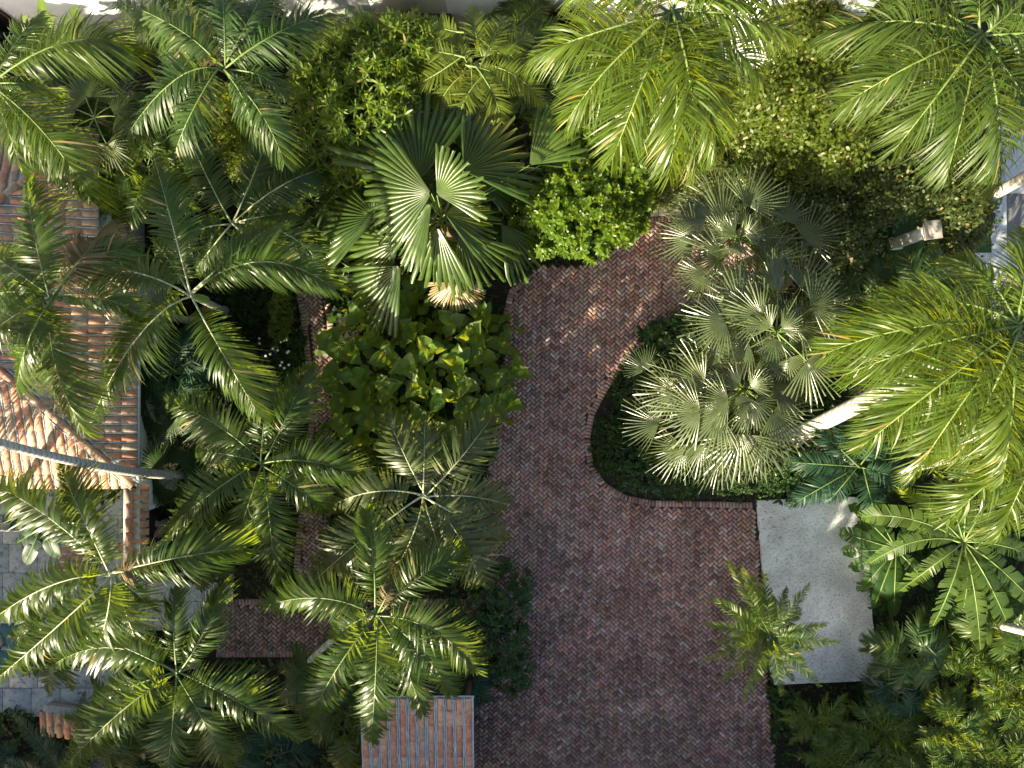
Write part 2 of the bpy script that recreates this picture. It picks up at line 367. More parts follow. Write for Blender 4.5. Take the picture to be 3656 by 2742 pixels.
def paving(name, bricks, seen_key, joint_poly, zj=-.03, nparts=300):
    """bricks: list of (x, y, angle, l, w). The 300 most open to view are parts, the rest one joined part."""
    root = slab(name, joint_poly, -.3, zj, M['joint'])
    order = sorted(range(len(bricks)), key=lambda i: seen_key(bricks[i]))
    var = []
    for i in range(40):
        V, Q = brick_shape(BL, BW); var.append(mesh('brick', V, Q, M['brick'], col=np.tile(tint(), (len(V), 1))))
    rest = MB()
    for k, i in enumerate(order):
        x, y, a, bl, bw = bricks[i]
        z = rng.normal(0, .004); tx, ty = rng.normal(0, .012, 2)
        if k < nparts:
            o = link('brick', var[rng.integers(40)], root, (x, y, z)); o.rotation_euler = (tx, ty, a); o.scale = (bl / BL, bw / BW, 1)
        else:
            V, Q = brick_shape(bl, bw); V[:, 2] += V[:, 0] * tx + V[:, 1] * ty + z
            ca, sa = math.cos(a), math.sin(a)
            X = V[:, 0] * ca - V[:, 1] * sa + x; Y = V[:, 0] * sa + V[:, 1] * ca + y
            rest.add(np.stack([X, Y, V[:, 2]], 1), Q, tint())
    if rest.V: tag(rest.build('brickwork', M['brick'], root), kind='stuff')
    return root
def herringbone(poly, ang, skip=lambda x, y: False, margin=0.0):
    """45 degree herringbone cells clipped to poly"""
    pts = np.array(poly); lo, hi = pts.min(0) - .5, pts.max(0) + .5
    w = .1025; out = []; ca, sa = math.cos(ang), math.sin(ang); c0 = (lo + hi) / 2; rad = np.linalg.norm(hi - lo) / 2
    N = int(rad / w) + 4
    cand = []
    for i in range(-N, N):
        for j in range(-N, N):
            k = (i - j) % 4   # herringbone of 1 x 2 cells: period 4 along the diagonal
            if k == 0: cand.append(((i + 1) * w, (j + .5) * w, 0.0))       # horizontal brick covers (i,j),(i+1,j)
            elif k == 2: cand.append(((i + .5) * w, (j) * w, math.pi / 2))  # vertical brick covers (i,j-1),(i,j)
    cand = np.array(cand)
    X = cand[:, 0] * ca - cand[:, 1] * sa + c0[0]; Y = cand[:, 0] * sa + cand[:, 1] * ca + c0[1]
    ok = inside_many(X, Y, poly)
    for x, y, a in zip(X[ok], Y[ok], cand[ok, 2]):
        if skip(x, y): continue
        out.append((x + rng.normal(0, .003), y + rng.normal(0, .003), a + ang + rng.normal(0, .025), BL * rng.uniform(.96, 1.0), BW * rng.uniform(.94, 1.0)))
    return out
def soldiers(line, closed=False, inset=.1):
    """bricks laid side by side across an edge line"""
    line = np.array(line); d = np.r_[0, np.cumsum(np.linalg.norm(np.diff(line, axis=0), axis=1))]
    u = np.arange(.05, d[-1], .105); out = []
    for q in u:
        x, y = np.interp(q, d, line[:, 0]), np.interp(q, d, line[:, 1]); k = min(np.searchsorted(d, q), len(line) - 1); k = max(k, 1)
        t = line[k] - line[k - 1]; a = math.atan2(t[1], t[0])
        out.append((x - math.sin(a) * inset, y + math.cos(a) * inset, a + math.pi / 2 + rng.normal(0, .03), BL, BW))
    return out
EDGE_IS = smooth_line(np.array(COURT[8:20]), 80)     # along the island bed
EDGE_UP = smooth_line(np.array([COURT[-2], COURT[-1], COURT[0]]), 20)
EDGE_ST = smooth_line(np.array([COURT[3], COURT[4]]), 6)
def shrink_skip(lines, dist):
    L_ = np.concatenate(lines)
    return lambda x, y: np.min((L_[:, 0] - x) ** 2 + (L_[:, 1] - y) ** 2) < dist ** 2
sk = shrink_skip([smooth_line(EDGE_IS, 220), smooth_line(EDGE_UP, 60), smooth_line(EDGE_ST, 40)], .2)
bk = herringbone(COURT, R(44), sk)
bk += soldiers(EDGE_IS, inset=-.11) + soldiers(EDGE_UP, inset=-.11) + soldiers(EDGE_ST, inset=-.11)
paving('brick_courtyard', bk, lambda b: math.hypot(b[0] - 2.2, b[1] + 2.6), COURT)
pa, pb = pc + nl * .37, pc - nl * .37
skp = shrink_skip([smooth_line(pc + nl * .44, 260), smooth_line(pc - nl * .44, 260)], .16)
bk = herringbone(PATH, R(50), skp) + soldiers(pc + nl * .40, inset=0) + soldiers(pc - nl * .40, inset=0)
tag(paving('garden_path', bk, lambda b: abs(b[1] - .5), PATH), kind='structure')
sd = np.array(SIDE); sk2 = lambda x, y: y > sd[0, 1] - .21 or y < sd[2, 1] + .11
bk = herringbone(SIDE, R(45), sk2) + soldiers([sd[1], sd[0]], inset=.11) + soldiers([sd[3], sd[2]], inset=.11)
# keep the side path off the narrow path's end and the courtyard
bk = [b for b in bk if not inside(b[:2], COURT)]
paving('side_path', bk, lambda b: abs(b[0] + 7), [tuple(q) for q in pix_poly([(760, 2138), (1655, 2138), (1640, 2345), (770, 2350)])], zj=-.034)
# shell-concrete pad with an uneven rim
def rough_poly(poly, step=.12, amp=.02):
    out = []
    for i in range(len(poly)):
        a, b = np.array(poly[i]), np.array(poly[(i + 1) % len(poly)]); k = max(1, int(np.linalg.norm(b - a) / step))
        for q in range(k): out.append(tuple(a + (b - a) * q / k + rng.normal(0, amp, 2)))
    return out
slab('concrete_pad', rough_poly(PAD, .15, .007), -.2, .08, M['concrete'])
# coral-stone patio with single slabs
patio = slab('patio', pix_poly([(-300, 1780), (500, 1780), (500, 2070), (790, 2070), (790, 2240), (500, 2260), (420, 2520), (-300, 2560)]), -.3, -.012, M['joint'])
x0, y0 = P(-300, 2560)[:2]; pp = pix_poly([(-300, 1780), (500, 1780), (500, 2070), (790, 2070), (790, 2240), (500, 2260), (420, 2520), (-300, 2560)])
sm = []
for q in range(6):
    V, Q = brick_shape(.893, .893, .05); sm.append(mesh('stone_slab', V, Q, M['coral']))
for i in range(16):
    for j in range(9):
        x, y = x0 + .45 + i * .9 + (j % 2) * .2, y0 + .45 + j * .9
        if inside((x, y), pp):
            o = link('stone_slab', sm[(i * 3 + j) % 6], patio, (x, y, .006)); o.rotation_euler = (0, 0, rng.normal(0, .006))
# street side: lawn, pavement with kerb, road
slab('lawn', pix_poly([(3140, 700), (3530, 640), (3545, 1040), (3150, 1040)]), -.3, 0.0, M['lawn'])
slab('pavement', pix_poly([(3525, 380), (3590, 380), (3595, 1240), (3550, 1240)]), -.3, .03, M['walk'])
slab('road', pix_poly([(3592, 380), (4400, 380), (4400, 1300), (3598, 1300)]), -.3, -.03, M['asphalt'])
slab('driveway', pix_poly([(3530, 380), (4300, 380), (4300, 690), (3530, 690)]), -.3, .034, M['walk'])
dp = slab('entrance_path', pix_poly([(3330, 905), (3700, 900), (3700, 960), (3330, 960)]), -.3, .006, M['walk'])
bp = pix_poly([(3140, 270), (3260, 270), (3230, 430), (3130, 430)])
bk = herringbone(bp, R(0)); paving('stone_path', bk, lambda b: 0, bp)

# ------------------------------------------------------------------ foliage builders
def rachis_tube(B, C, T, r0, r1, n=10):
    t = np.linspace(0, 1, n); p, _ = bez(B, C, T, t); return tube(p, r0 + (r1 - r0) * t, 6, False)
def pinnate(B, C, T, n=52, LL=.6, LW=.05, t0=.14, a0=78, a1=28, lift=18, droop=.35, plume=0, twist=35, gap=.02, prof=(.35, 1, .95, .6, .06), jit=1.0, lens=None):
    t = np.linspace(t0, .995, n)
    pos, tan = bez(B, C, T, t)
    Z = np.array([0, 0, 1.])
    U = nrm(Z - tan * (tan @ Z)[:, None]); S = np.cross(tan, U)
    Vs, Qs, o = [], [], 0
    u = (t - t0) / (1 - t0)
    lp = np.minimum(1, .45 + 1.6 * u) * (1 - .62 * np.clip((u - .45) / .55, 0, 1) ** 1.6)
    for side in (1, -1):
        keep = rng.random(n) > gap; m = keep.sum(); fq, ph, fq2 = rng.uniform(9, 26), rng.uniform(0, 6.28), rng.uniform(4, 11)
        wv = np.sin(u[keep] * fq + ph) * 5 * jit + np.sin(u[keep] * fq2 + ph * 2) * 4; wz = np.sin(u[keep] * fq2 * 1.3 + ph) * 9
        a = np.radians(a0 + (a1 - a0) * u[keep] ** 1.3 + rng.normal(0, 4 * jit, m) + wv)
        v = np.radians(lift + wz + rng.normal(0, 5 * jit, m) + (rng.choice([-1, 0, 1], m) * plume))
        d = nrm(tan[keep] * np.cos(a)[:, None] + (S[keep] * side * np.cos(v)[:, None] + U[keep] * np.sin(v)[:, None]) * np.sin(a)[:, None])
        b = np.radians(twist + rng.normal(0, 14 * jit, m))
        w = tan[keep] * np.cos(b)[:, None] + U[keep] * np.sin(b)[:, None]
        L = LL * lp[keep] * rng.uniform(.88, 1.06, m)
        V, Q = strips(pos[keep] + rng.normal(0, .004, (m, 3)), d, w, L, LW * (.6 + .4 * lp[keep]), droop * rng.uniform(.5, 1.5, m) * (1 + .4 * np.sin(u[keep] * fq2 + ph)), prof)
        Vs.append(V); Qs.append(Q + o); o += len(V)
    return np.concatenate(Vs), np.concatenate(Qs)
KINDS = {  # leaflet pairs, length, width, lift, droop, plume, twist
    'adonidia': dict(n=72, LL=.8, LW=.052, lift=30, droop=.85, plume=4, twist=34, t0=.13, jit=.6),
    'teal': dict(n=68, LL=.78, LW=.05, jit=.7, lift=20, droop=.75, plume=4, twist=28, t0=.16),
    'coconut': dict(n=80, LL=.82, LW=.048, jit=.7, lift=20, droop=.9, plume=5, twist=30, t0=.12),
    'kentia': dict(n=42, LL=.9, LW=.075, jit=.8, lift=20, droop=.75, plume=6, twist=24, t0=.16),
    'royal': dict(n=112, LL=.9, LW=.04, lift=16, droop=.65, plume=24, twist=34, t0=.1, jit=1.3, a0=70),
    'areca': dict(n=34, LL=.5, LW=.042, lift=22, droop=.25, plume=4, twist=22, t0=.2),
    'pygmy': dict(n=52, LL=.29, LW=.03, lift=22, droop=.15, plume=8, twist=22, t0=.1, a0=72, jit=1.5),
    'low': dict(n=48, LL=.52, LW=.046, lift=14, droop=.35, plume=4, twist=25, t0=.16),
    'cycad': dict(n=64, LL=.34, LW=.036, lift=14, droop=.1, plume=0, twist=15, t0=.1, a0=76, a1=55),
}
def trunk_mesh(base, top, r0, r1, bow=None, bulge=0.0, n=22, k=12):
    mid = (base + top) / 2 + (np.array(bow) if bow is not None else 0)
    t = np.linspace(0, 1, n); p, _ = bez(base, 2 * mid - .5 * (base + top), top, t)
    r = r0 + (r1 - r0) * t + bulge * np.exp(-((t - .45) / .25) ** 2) + .5 * r0 * np.exp(-t * 18)
    return tube(p, r, k, False)
def frond_curve(c, f, zc, rise=.16, fall=.24):
    """f = (tip px, tip py[, mid px, mid py][, z drop of tip])"""
    tx, ty = f[0], f[1]
    dz = f[4] if len(f) > 4 else None
    Lm = m_of(math.hypot(tx - c[0], ty - c[1]), zc)
    zt = zc + (dz if dz is not None else -fall * Lm); zm = zc + rise * Lm * .55
    T = P(tx, ty, max(zt, .15))
    Mp = P(f[2], f[3], zm) if len(f) > 3 and f[2] is not None else P((c[0] + tx) / 2, (c[1] + ty) / 2, zm)
    B = P(c[0], c[1], zc)
    # keep a true length: quadratic through mid
    return B, 2 * Mp - .5 * (B + T), T
NP = 0
def palm(name, label, kind, crown, fronds, base=None, r=(.11, .08), lm='palm', rm='rachis', tm='trunk', shaft=True, bow=None, bulge=0,
         cat='palm', group=None, rr=.028, auto=0, autoL=1.6, rise=.16, fall=.24, spear=True, over=None, stem=True, dead=()):
    kw = dict(KINDS[kind]); kw.update(over or {})
    cx, cy, zc = crown
    top = P(cx, cy, zc)
    b = P(base[0], base[1], 0) if base else np.array([top[0] + rng.normal(0, .15), top[1] + rng.normal(0, .15), 0])
    root = thing(name, label, cat, b, group)
    hs = min(.9, zc * .3)
    if stem:
        V, Q = trunk_mesh(b, top - np.array([0, 0, .25 * hs]), r[0], r[1], bow, bulge)
        link('trunk', mesh('trunk', V - b, Q, M[tm], smooth=True), root)
        if shaft:
            p = np.linspace(0, 1, 6)[:, None] * np.array([0, 0, hs]) + top - np.array([0, 0, hs * .95])
            V, Q = tube(p, [r[1] * 1.15, r[1] * 1.3, r[1] * 1.2, r[1], r[1] * .7, r[1] * .4], 10, False)
            link('crownshaft', mesh('crownshaft', V - b, Q, M['shaft'], smooth=True), root)
    fl = list(fronds)
    for i in range(auto):
        a = 2.4 * i + rng.uniform(0, .6); Lp = autoL * FPX / (CAM_H - zc) * rng.uniform(.75, 1.05)
        fl.append((cx + math.cos(a) * Lp, cy - math.sin(a) * Lp, None, None, -autoL * rng.uniform(.15, .6)))
    fl += [tuple(f) + ('dead',) for f in dead]
    for f in fl:
        lm_f = M['deadfrond'] if f[-1] == 'dead' else M[lm]; f = tuple(q for q in f if q != 'dead')
        B, C, T = frond_curve((cx, cy), f, zc, rise, fall)
        B = B + rng.normal(0, .03 if kind != 'areca' else .22, 3)
        Lc = np.linalg.norm(T - B); k2 = dict(kw)
        s = min(1.15, max(.5, Lc / 2.6)) if kind not in ('pygmy', 'cycad', 'areca', 'low') else 1
        k2['LL'] = kw['LL'] * s; k2['n'] = max(16, int(kw['n'] * min(1.2, max(.5, Lc / 2.8)))) if kind not in ('pygmy', 'cycad', 'areca', 'low') else kw['n']
        V, Q = pinnate(B, C, T, **k2)
        fo = link('frond', mesh('frond', V - b, Q, lm_f), root)
        V, Q = rachis_tube(B, C, T, rr, rr * .25)
        link('rachis', mesh('rachis', V - b, Q, M[rm], smooth=True), fo)
    if spear:
        B = top; T = top + np.array([rng.normal(0, .12), rng.normal(0, .12), .9]); V, Q = pinnate(B, (B + T) / 2, T, n=18, LL=.3, LW=.03, t0=.3, a0=18, a1=10, lift=0, droop=0, plume=30)
        link('spear_leaf', mesh('spear_leaf', V - b, Q, M[lm]), root)
    return root

def fan_blade(H, T, arc=210, n=36, pleat=.05, united=.5, droop=.25, roll=0, cup=.15, ragged=.06, costa=.2, tip=.05):
    """palmate blade: hub H, tip of the middle segment T"""
    A = T - H; Rr = np.linalg.norm(A); A = A / Rr
    Z = np.array([0, 0, 1.]); N = nrm(Z - A * (A @ Z)); S = np.cross(N, A)
    cr, sr = math.cos(R(roll)), math.sin(R(roll)); N, S = N * cr + S * sr, S * cr - N * sr
    th = np.linspace(-R(arc) / 2, R(arc) / 2, n); dth = th[1] - th[0]
    rings = np.array([.03, united * .55, united, united + (1 - united) * .55, 1.0]); wf = np.array([1, 1, .92, .55 + tip * .6, tip])
    V = np.zeros((n, 5, 3, 3))
    ln = Rr * (.74 + .26 * np.cos(th * .8)) * (1 + rng.normal(0, ragged, n))
    for j, rg in enumerate(rings):
        for e, sg in enumerate((-1, 0, 1)):
            jit = rng.normal(0, .012 if j > 2 else 0, n)
            ang = th + sg * dth / 2 * wf[j] * (1 if j < 3 else (united / rg) * 1.0) + jit
            rad = ln * rg
            x, y = rad * np.cos(ang), rad * np.sin(ang)
            h = -abs(sg) * pleat * rg * Rr * wf[j] * .6 + cup * np.abs(np.sin(ang)) * rad * .5 - costa * 0
            p = H + A[None] * x[:, None] + S[None] * y[:, None] + N[None] * h[:, None]
            p[:, 2] -= droop * Rr * max(0, rg - united * .6) ** 2 * (1 + rng.normal(0, .15, n) if j > 2 else 1)
            V[:, j, e] = p
    Vf = V.reshape(-1, 3); b = (np.arange(n)[:, None] * 5 + np.arange(4)[None]) * 3
    Q = np.concatenate([np.stack([b, b + 1, b + 4, b + 3], -1).reshape(-1, 4), np.stack([b + 1, b + 2, b + 5, b + 4], -1).reshape(-1, 4)])
    return Vf, Q
def fan_palm(name, label, crown, leaves, base=None, r=(.13, .11), lm='silver', rm='rachis', cat='fan palm', group=None, n=36, arc=210, united=.5, pleat=.05,
             droop=.25, auto=0, autoR=.7, autoP=.7, zl=None, stem=True, mats=None, tip=.05, center=0):
    cx, cy, zc = crown; top = P(cx, cy, zc)
    b = P(base[0], base[1], 0) if base else np.array([top[0] + rng.normal(0, .1), top[1] + rng.normal(0, .1), 0])
    root = thing(name, label, cat, b, group)
    if stem:
        V, Q = trunk_mesh(b, top, r[0], r[1]); link('trunk', mesh('trunk', V - b, Q, M['bark'], smooth=True), root)
    fl = [tuple(f) for f in leaves]
    for i in range(auto):
        a = 2.4 * i + rng.uniform(0, .5); el = rng.uniform(-.5, .5); k = FPX / (CAM_H - zc)
        hp, tp = autoP * rng.uniform(.7, 1.1) * k, autoR * k * rng.uniform(.8, 1.05) * math.cos(el)
        hx, hy = cx + math.cos(a) * hp, cy - math.sin(a) * hp
        fl.append((hx, hy, hx + math.cos(a) * tp, hy - math.sin(a) * tp, el * autoP - .2, el * .6 * autoR - .3 * autoR))
    for i in range(center):
        a = 2.1 * i + .4; k = FPX / (CAM_H - zc)
        fl.append((cx + math.cos(a) * .16 * k, cy - math.sin(a) * .16 * k, cx + math.cos(a) * .75 * k, cy - math.sin(a) * .75 * k, .45, .35 - .1 * i, 130))
    for i, f in enumerate(fl):
        hx, hy, tx, ty = f[:4]
        dh = f[4] if len(f) > 4 else rng.uniform(-.1, .35); dt = f[5] if len(f) > 5 else rng.uniform(-.45, .05)
        H = P(hx, hy, max(.25, zc + dh)); Tp = P(tx, ty, max(.15, zc + dh + dt))
        ar = f[6] if len(f) > 6 else arc
        V, Q = fan_blade(H, Tp, ar, max(10, int(n * ar / arc)), pleat, united, droop, rng.normal(0, 14), rng.uniform(.05, .3), tip=tip)
        lo = link('fan_leaf', mesh('fan_leaf', V - b, Q, M[(mats or {}).get(i, lm)]), root)
        t = np.linspace(0, 1, 8); mid = (top + H) / 2 + np.array([0, 0, .12])
        p, _ = bez(top, mid, H, t); V, Q = tube(p, .022 - .009 * t, 6, False)
        link('petiole', mesh('petiole', V - b, Q, M[rm], smooth=True), lo)
    return root
def paddle(B, C, T, W=.35, n=40, droop=.12, tear=.25, vee=18):
    """banana-like leaf: lamina in torn strips both sides of a midrib"""
    t = np.linspace(.12, 1, n + 1); pos, tan = bez(B, C, T, t)
    Z = np.array([0, 0, 1.]); U = nrm(Z - tan * (tan @ Z)[:, None]); S = np.cross(tan, U)
    u = (t - .12) / .88; hw = W * np.clip(np.minimum(1, .35 + 3.2 * u), 0, 1) * np.sqrt(np.clip(1 - ((u - .55) / .47).clip(0) ** 2, .02, 1))
    Vs, Qs, o = [], [], 0
    for side in (1, -1):
        torn = rng.random(n) < tear; dr = 0.0; dv = rng.normal(0, 6); sl = .25
        for i in range(n):
            if torn[i]: dv = rng.normal(0, 12)
            row = []
            gap = 1.0 if torn[i] else 0; sg = np.linalg.norm(pos[i + 1] - pos[i])
            for q, j in ((gap, i), (1, i + 1)):
                p0 = pos[i] + (pos[i + 1] - pos[i]) * (0 if j == i else 1)
                v = R(vee + dv)
                for s in (0, .5, 1):
                    pt = p0 + (S[j] * side * math.cos(v) + U[j] * math.sin(v)) * hw[j] * s + tan[j] * hw[j] * s * sl + (tan[j] * gap * sg * .55 * s if j == i else 0)
                    pt = pt - Z * droop * hw[j] * s * s * 3
                    row.append(pt)
            Vs.append(np.array(row)); Qs.append(np.array([[0, 1, 4, 3], [1, 2, 5, 4]]) + o); o += 6
    return np.concatenate(Vs), np.concatenate(Qs)
def banana(name, label, crown, leaves, lm='banana', W=.33, base=None, group=None, r=.1, tear=.25):
    cx, cy, zc = crown; top = P(cx, cy, zc); b = P(base[0], base[1], 0) if base else np.array([top[0], top[1], 0])
    root = thing(name, label, 'banana plant', b, group)
    V, Q = trunk_mesh(b, top, r, r * .7); link('stem', mesh('stem', V - b, Q, M['shaft'], smooth=True), root)
    for f in leaves:
        B, C, T = frond_curve((cx, cy), f, zc, .2, .2)
        V, Q = paddle(B, C, T, W * rng.uniform(.85, 1.1), tear=tear); lo = link('leaf_blade', mesh('leaf_blade', V - b, Q, M[lm]), root)
        V, Q = rachis_tube(B, C, T, .028, .006); V[:, 2] += .006
        link('midrib', mesh('midrib', V - b, Q, M['rachis'], smooth=True), lo)
    return root
def cloud(lobes, ncl, nl_, LL, LW, style='rosette', up=.25, prof=(.3, 1, .85, .06), droop=.2, shell=(.7, 1.0), fold=0.0):
    """leaf clusters spread through the lobes' volume; lobes = [(centre, (rx, ry, rz))]"""
    vol = np.array([r_[0] * r_[1] for c, r_ in lobes]); pr = vol / vol.sum()
    li = rng.choice(len(lobes), ncl, p=pr)
    c = np.array([l[0] for l in lobes])[li]; rr_ = np.array([l[1] for l in lobes])[li]
    d = nrm(rng.normal(size=(ncl, 3))); d[:, 2] = np.abs(d[:, 2]) * np.where(rng.random(ncl) < .82, 1, -.6)
    lump = 1 + .16 * np.sin(d[:, 0] * 7 + li) * np.cos(d[:, 1] * 6 + li * 2)
    pos = c + d * rr_ * (rng.uniform(shell[0], shell[1], ncl) * lump)[:, None]
    nn = nrm(d * .7 + np.array([0, 0, .6]) + rng.normal(0, .25, (ncl, 3)))
    ref = nrm(rng.normal(size=(ncl, 3))); A = nrm(np.cross(nn, ref)); B = np.cross(nn, A)
    th = (np.arange(nl_) * 2.399)[None] + rng.uniform(0, 6.28, ncl)[:, None] + rng.normal(0, .2, (ncl, nl_))
    el = np.linspace(.15, 1.0, nl_)[None] * (1.0 if style == 'rosette' else .6) + rng.normal(0, .18, (ncl, nl_))
    if style == 'random': el = rng.uniform(-.4, 1.0, (ncl, nl_))
    dd = (A[:, None] * np.cos(th)[..., None] + B[:, None] * np.sin(th)[..., None]) * np.cos(el)[..., None] + nn[:, None] * np.sin(el)[..., None]
    base = np.repeat(pos, nl_, 0)
    if style == 'random': base = base + rng.normal(0, LL * .8, base.shape)
    else: base = base + nn.repeat(nl_, 0) * (np.tile(np.linspace(0, LL * .35, nl_), ncl))[:, None]
    dd = nrm(dd.reshape(-1, 3)); w = np.cross(dd, np.repeat(nn, nl_, 0)) + rng.normal(0, .25, dd.shape)
    n = len(dd)
    return strips(base, dd, w, LL * rng.uniform(.7, 1.15, n), LW * rng.uniform(.8, 1.15, n), droop * rng.uniform(.4, 1.6, n), prof, fold=fold)
def shrub(name, label, lobes_px, ncl, nl_, LL, LW, lm, cat='shrub', group=None, stems=5, sr=.035, tree=False, **kw):
    """lobes_px = [(px, py, z of centre, rx px, ry px, rz m)]"""
    lobes = [(P(a, b_, z), (m_of(rx, z), m_of(ry, z), rz)) for a, b_, z, rx, ry, rz in lobes_px]
    cs = np.array([l[0] for l in lobes]); b = np.array([cs[:, 0].mean(), cs[:, 1].mean(), 0])
    root = thing(name, label, cat, b, group)
    V, Q = cloud(lobes, ncl, nl_, LL, LW, **kw)
    V[:, 2] = np.maximum(V[:, 2], .01)
    link('crown' if tree else 'foliage', mesh('crown', V - b, Q, M[lm]), root)
    if tree:
        V, Q = trunk_mesh(b, np.array([b[0], b[1], cs[:, 2].mean()]), .14, .08); link('trunk', mesh('trunk', V - b, Q, M['bark'], smooth=True), root)
    for i in range(stems):
        c, r_ = lobes[i % len(lobes)]
        a = i * 2.4; tip = c + np.array([math.cos(a) * r_[0] * .6, math.sin(a) * r_[1] * .6, r_[2] * rng.uniform(.2, .75)])
        st = b + np.array([math.cos(a) * .12, math.sin(a) * .12, 0 if not tree else cs[:, 2].mean() * .5])
        V, Q = trunk_mesh(st, tip, sr, sr * .35, bow=(rng.normal(0, .1), rng.normal(0, .1), .15), n=10, k=6)
        link('branch', mesh('branch', V - b, Q, M['bark'], smooth=True), root)
    return root

# ------------------------------------------------------------------ tiled roofs
def barrel(L=.46, w=.2, h=.075, taper=.9, k=7, thick=.014):
    """half-round clay tile, crown up, running down +x; wider at the lower end"""
    th = np.linspace(0, math.pi, k); V = []
    for x, s, dz in ((0, taper, .0), (L, 1.0, .014)):
        for off in (0, -thick):
            for a in th: V.append((x, -math.cos(a) * (w / 2 * s + off), math.sin(a) * (h * s + off) + dz))
    Q = []
    for i in range(k - 1):
        Q += [[i, 2 * k + i, 2 * k + i + 1, i + 1], [k + i, k + i + 1, 3 * k + i + 1, 3 * k + i], [2 * k + i, 3 * k + i, 3 * k + i + 1, 2 * k + i + 1]]
    V = np.array(V); V[:, 1] *= 1
    return V, np.array(Q)
TV, TQ = barrel()
tile_me = [mesh('roof_tile', TV * (1, 1 + rng.normal(0, .03), 1 + rng.normal(0, .06)), TQ, M['tile'], smooth=True) for _ in range(8)]
def frame(u, v):
    u = nrm(np.asarray(u, float)); v = nrm(np.asarray(v, float)); n = np.cross(u, v); n = n * (1 if n[2] > 0 else -1)
    return Matrix(((u[0], v[0], n[0]), (u[1], v[1], n[1]), (u[2], v[2], n[2])))
def tiles(parent, spots, origin, nparts):
    """spots: (point, u, v). First nparts are single tiles, the rest one joined part."""
    rest = MB()
    for i, (p, u, v) in enumerate(spots):
        p = np.asarray(p) + rng.normal(0, .006, 3)
        F = frame(u, v)
        if F.determinant() < 0: F = frame(u, -np.asarray(v))
        if i < nparts:
            o = link('roof_tile', tile_me[i % 8], parent); o.matrix_local = Matrix.Translation(Vector(p - origin)) @ F.to_4x4() @ Matrix.Rotation(rng.normal(0, .015), 4, 'Z')
        else:
            A = np.array(F); rest.add(TV @ A.T + p, TQ)
    if rest.V: tag(rest.build('roof_tiling', M['tile'], parent, origin, smooth=True), kind='stuff')
def mortar_lines(parent, lines, origin, name='mortar'):
    mb = MB()
    for a, b in lines:
        k = max(3, int(np.linalg.norm(b - a) / .12)); t = np.linspace(0, 1, k)[:, None]; pts = a + (b - a) * t + rng.normal(0, .006, (k, 3))
        mb.tube(pts, .017 + rng.uniform(-.004, .006, k), 5, False)
    return tag(mb.build(name, M['mortar'], parent, origin), kind='stuff')

# --- left house with hip roof
EZ, SL = 3.2, .24
ex = P(485, 1400, EZ)[0]; ey = P(400, 1735, EZ)[1]; top_y = P(400, 330, EZ)[1]
hx0, hw = -19.0, (ex + 19.0) / 2
house = thing('tile_roofed_house', 'white house under a hipped orange clay tile roof, crossed by a leaning palm trunk', 'house', (ex - 2, ey + 3, 0))
ho = np.array([ex - 2, ey + 3, 0])
mb = MB(); wx, wy = ex - .62, ey + .45
mb.box(((hx0 + wx) / 2, (wy + 3.2) / 2, 1.55), (wx - hx0, 3.2 - wy, 3.1)); mb.box(((hx0 + wx) / 2 - .4, (3.2 + top_y - .9) / 2, 1.55), (wx - hx0 - .8, top_y - 4.1, 3.1)); mb.build('wall', M['white'], house, ho)
roof = MB()
def rz_r(x): return EZ + (ex - x) * SL
def rz_b(y): return EZ + (y - ey) * SL
xr = ex - hw; zr = rz_r(xr)
roof_pts = {'a': (ex, ey, EZ), 'b': (ex, top_y, EZ), 'c': (xr, top_y - hw, zr), 'd': (xr, ey + hw, zr), 'e': (hx0, ey, EZ), 'f': (hx0, top_y, EZ)}
G = {k: np.array(v) - np.array([0, 0, .03]) for k, v in roof_pts.items()}

e1 = np.array([ex, 3.3, EZ - .03]); e2 = np.array([ex - .9, 3.3, rz_r(ex - .9) - .03]); e3 = np.array([ex - .9, top_y - .9, rz_r(ex - .9) - .03])
roof.add([G['a'], e1, e2, G['d'], G['c'], e3], [[0, 1, 2, 3], [3, 2, 5, 4]]); roof.add([G['e'], G['a'], G['d'], G['d'] + .001], [[0, 1, 2, 3]])
roof.add([G['f'], G['e'], G['d'], G['c']], [[0, 1, 2, 3]]); roof.add([e3, G['f'], G['c'], G['c'] + .001], [[0, 1, 2, 3]])
roof.add([G['e'] - .06, G['f'] - .06, G['b'] - [1, 0, .06], G['a'] - .06], [[0, 1, 2, 3]])
roof_o = roof.build('roof', M['mortar'], house, ho)
sp, ml = [], []
cs = math.cos(math.atan(SL)); ud = np.array([1, 0, -SL]); vd = np.array([0, 1, 0])
step = .40
y = ey + .12
while y < top_y - .1:
    lim = ex if y < 3.4 else ex - .9
    depth = min(hw, y - ey, top_y - y)
    k = 0
    while True:
        x = lim - .44 * cs + .03 - k * step * cs
        if ex - x > depth + .12: break
        sp.append((np.array([x, y, rz_r(x) + .0]), ud, vd)); k += 1
    if depth > .3:
        for s in (-.115, .115): ml.append((np.array([ex - depth, y + s, rz_r(ex - depth) + .015]), np.array([lim, y + s, rz_r(lim) + .015])))
    y += .236
ub = np.array([0, -1, -SL]); vb = np.array([1, 0, 0])
x = ex - .3
while x > hx0 + .3:
    depth = min(hw, ex - x, x - hx0); k = 0
    while True:
        yy = ey + .44 * cs - .03 + k * step * cs
        if yy - ey > depth + .12: break
        sp.append((np.array([x, yy, rz_b(yy)]), ub, vb)); k += 1
    if depth > .3 and x > -14:
        for s in (-.122, .122): ml.append((np.array([x + s, ey + depth, rz_b(ey + depth) + .015]), np.array([x + s, ey, EZ + .015])))
    x -= .25
x = ex - 1.1
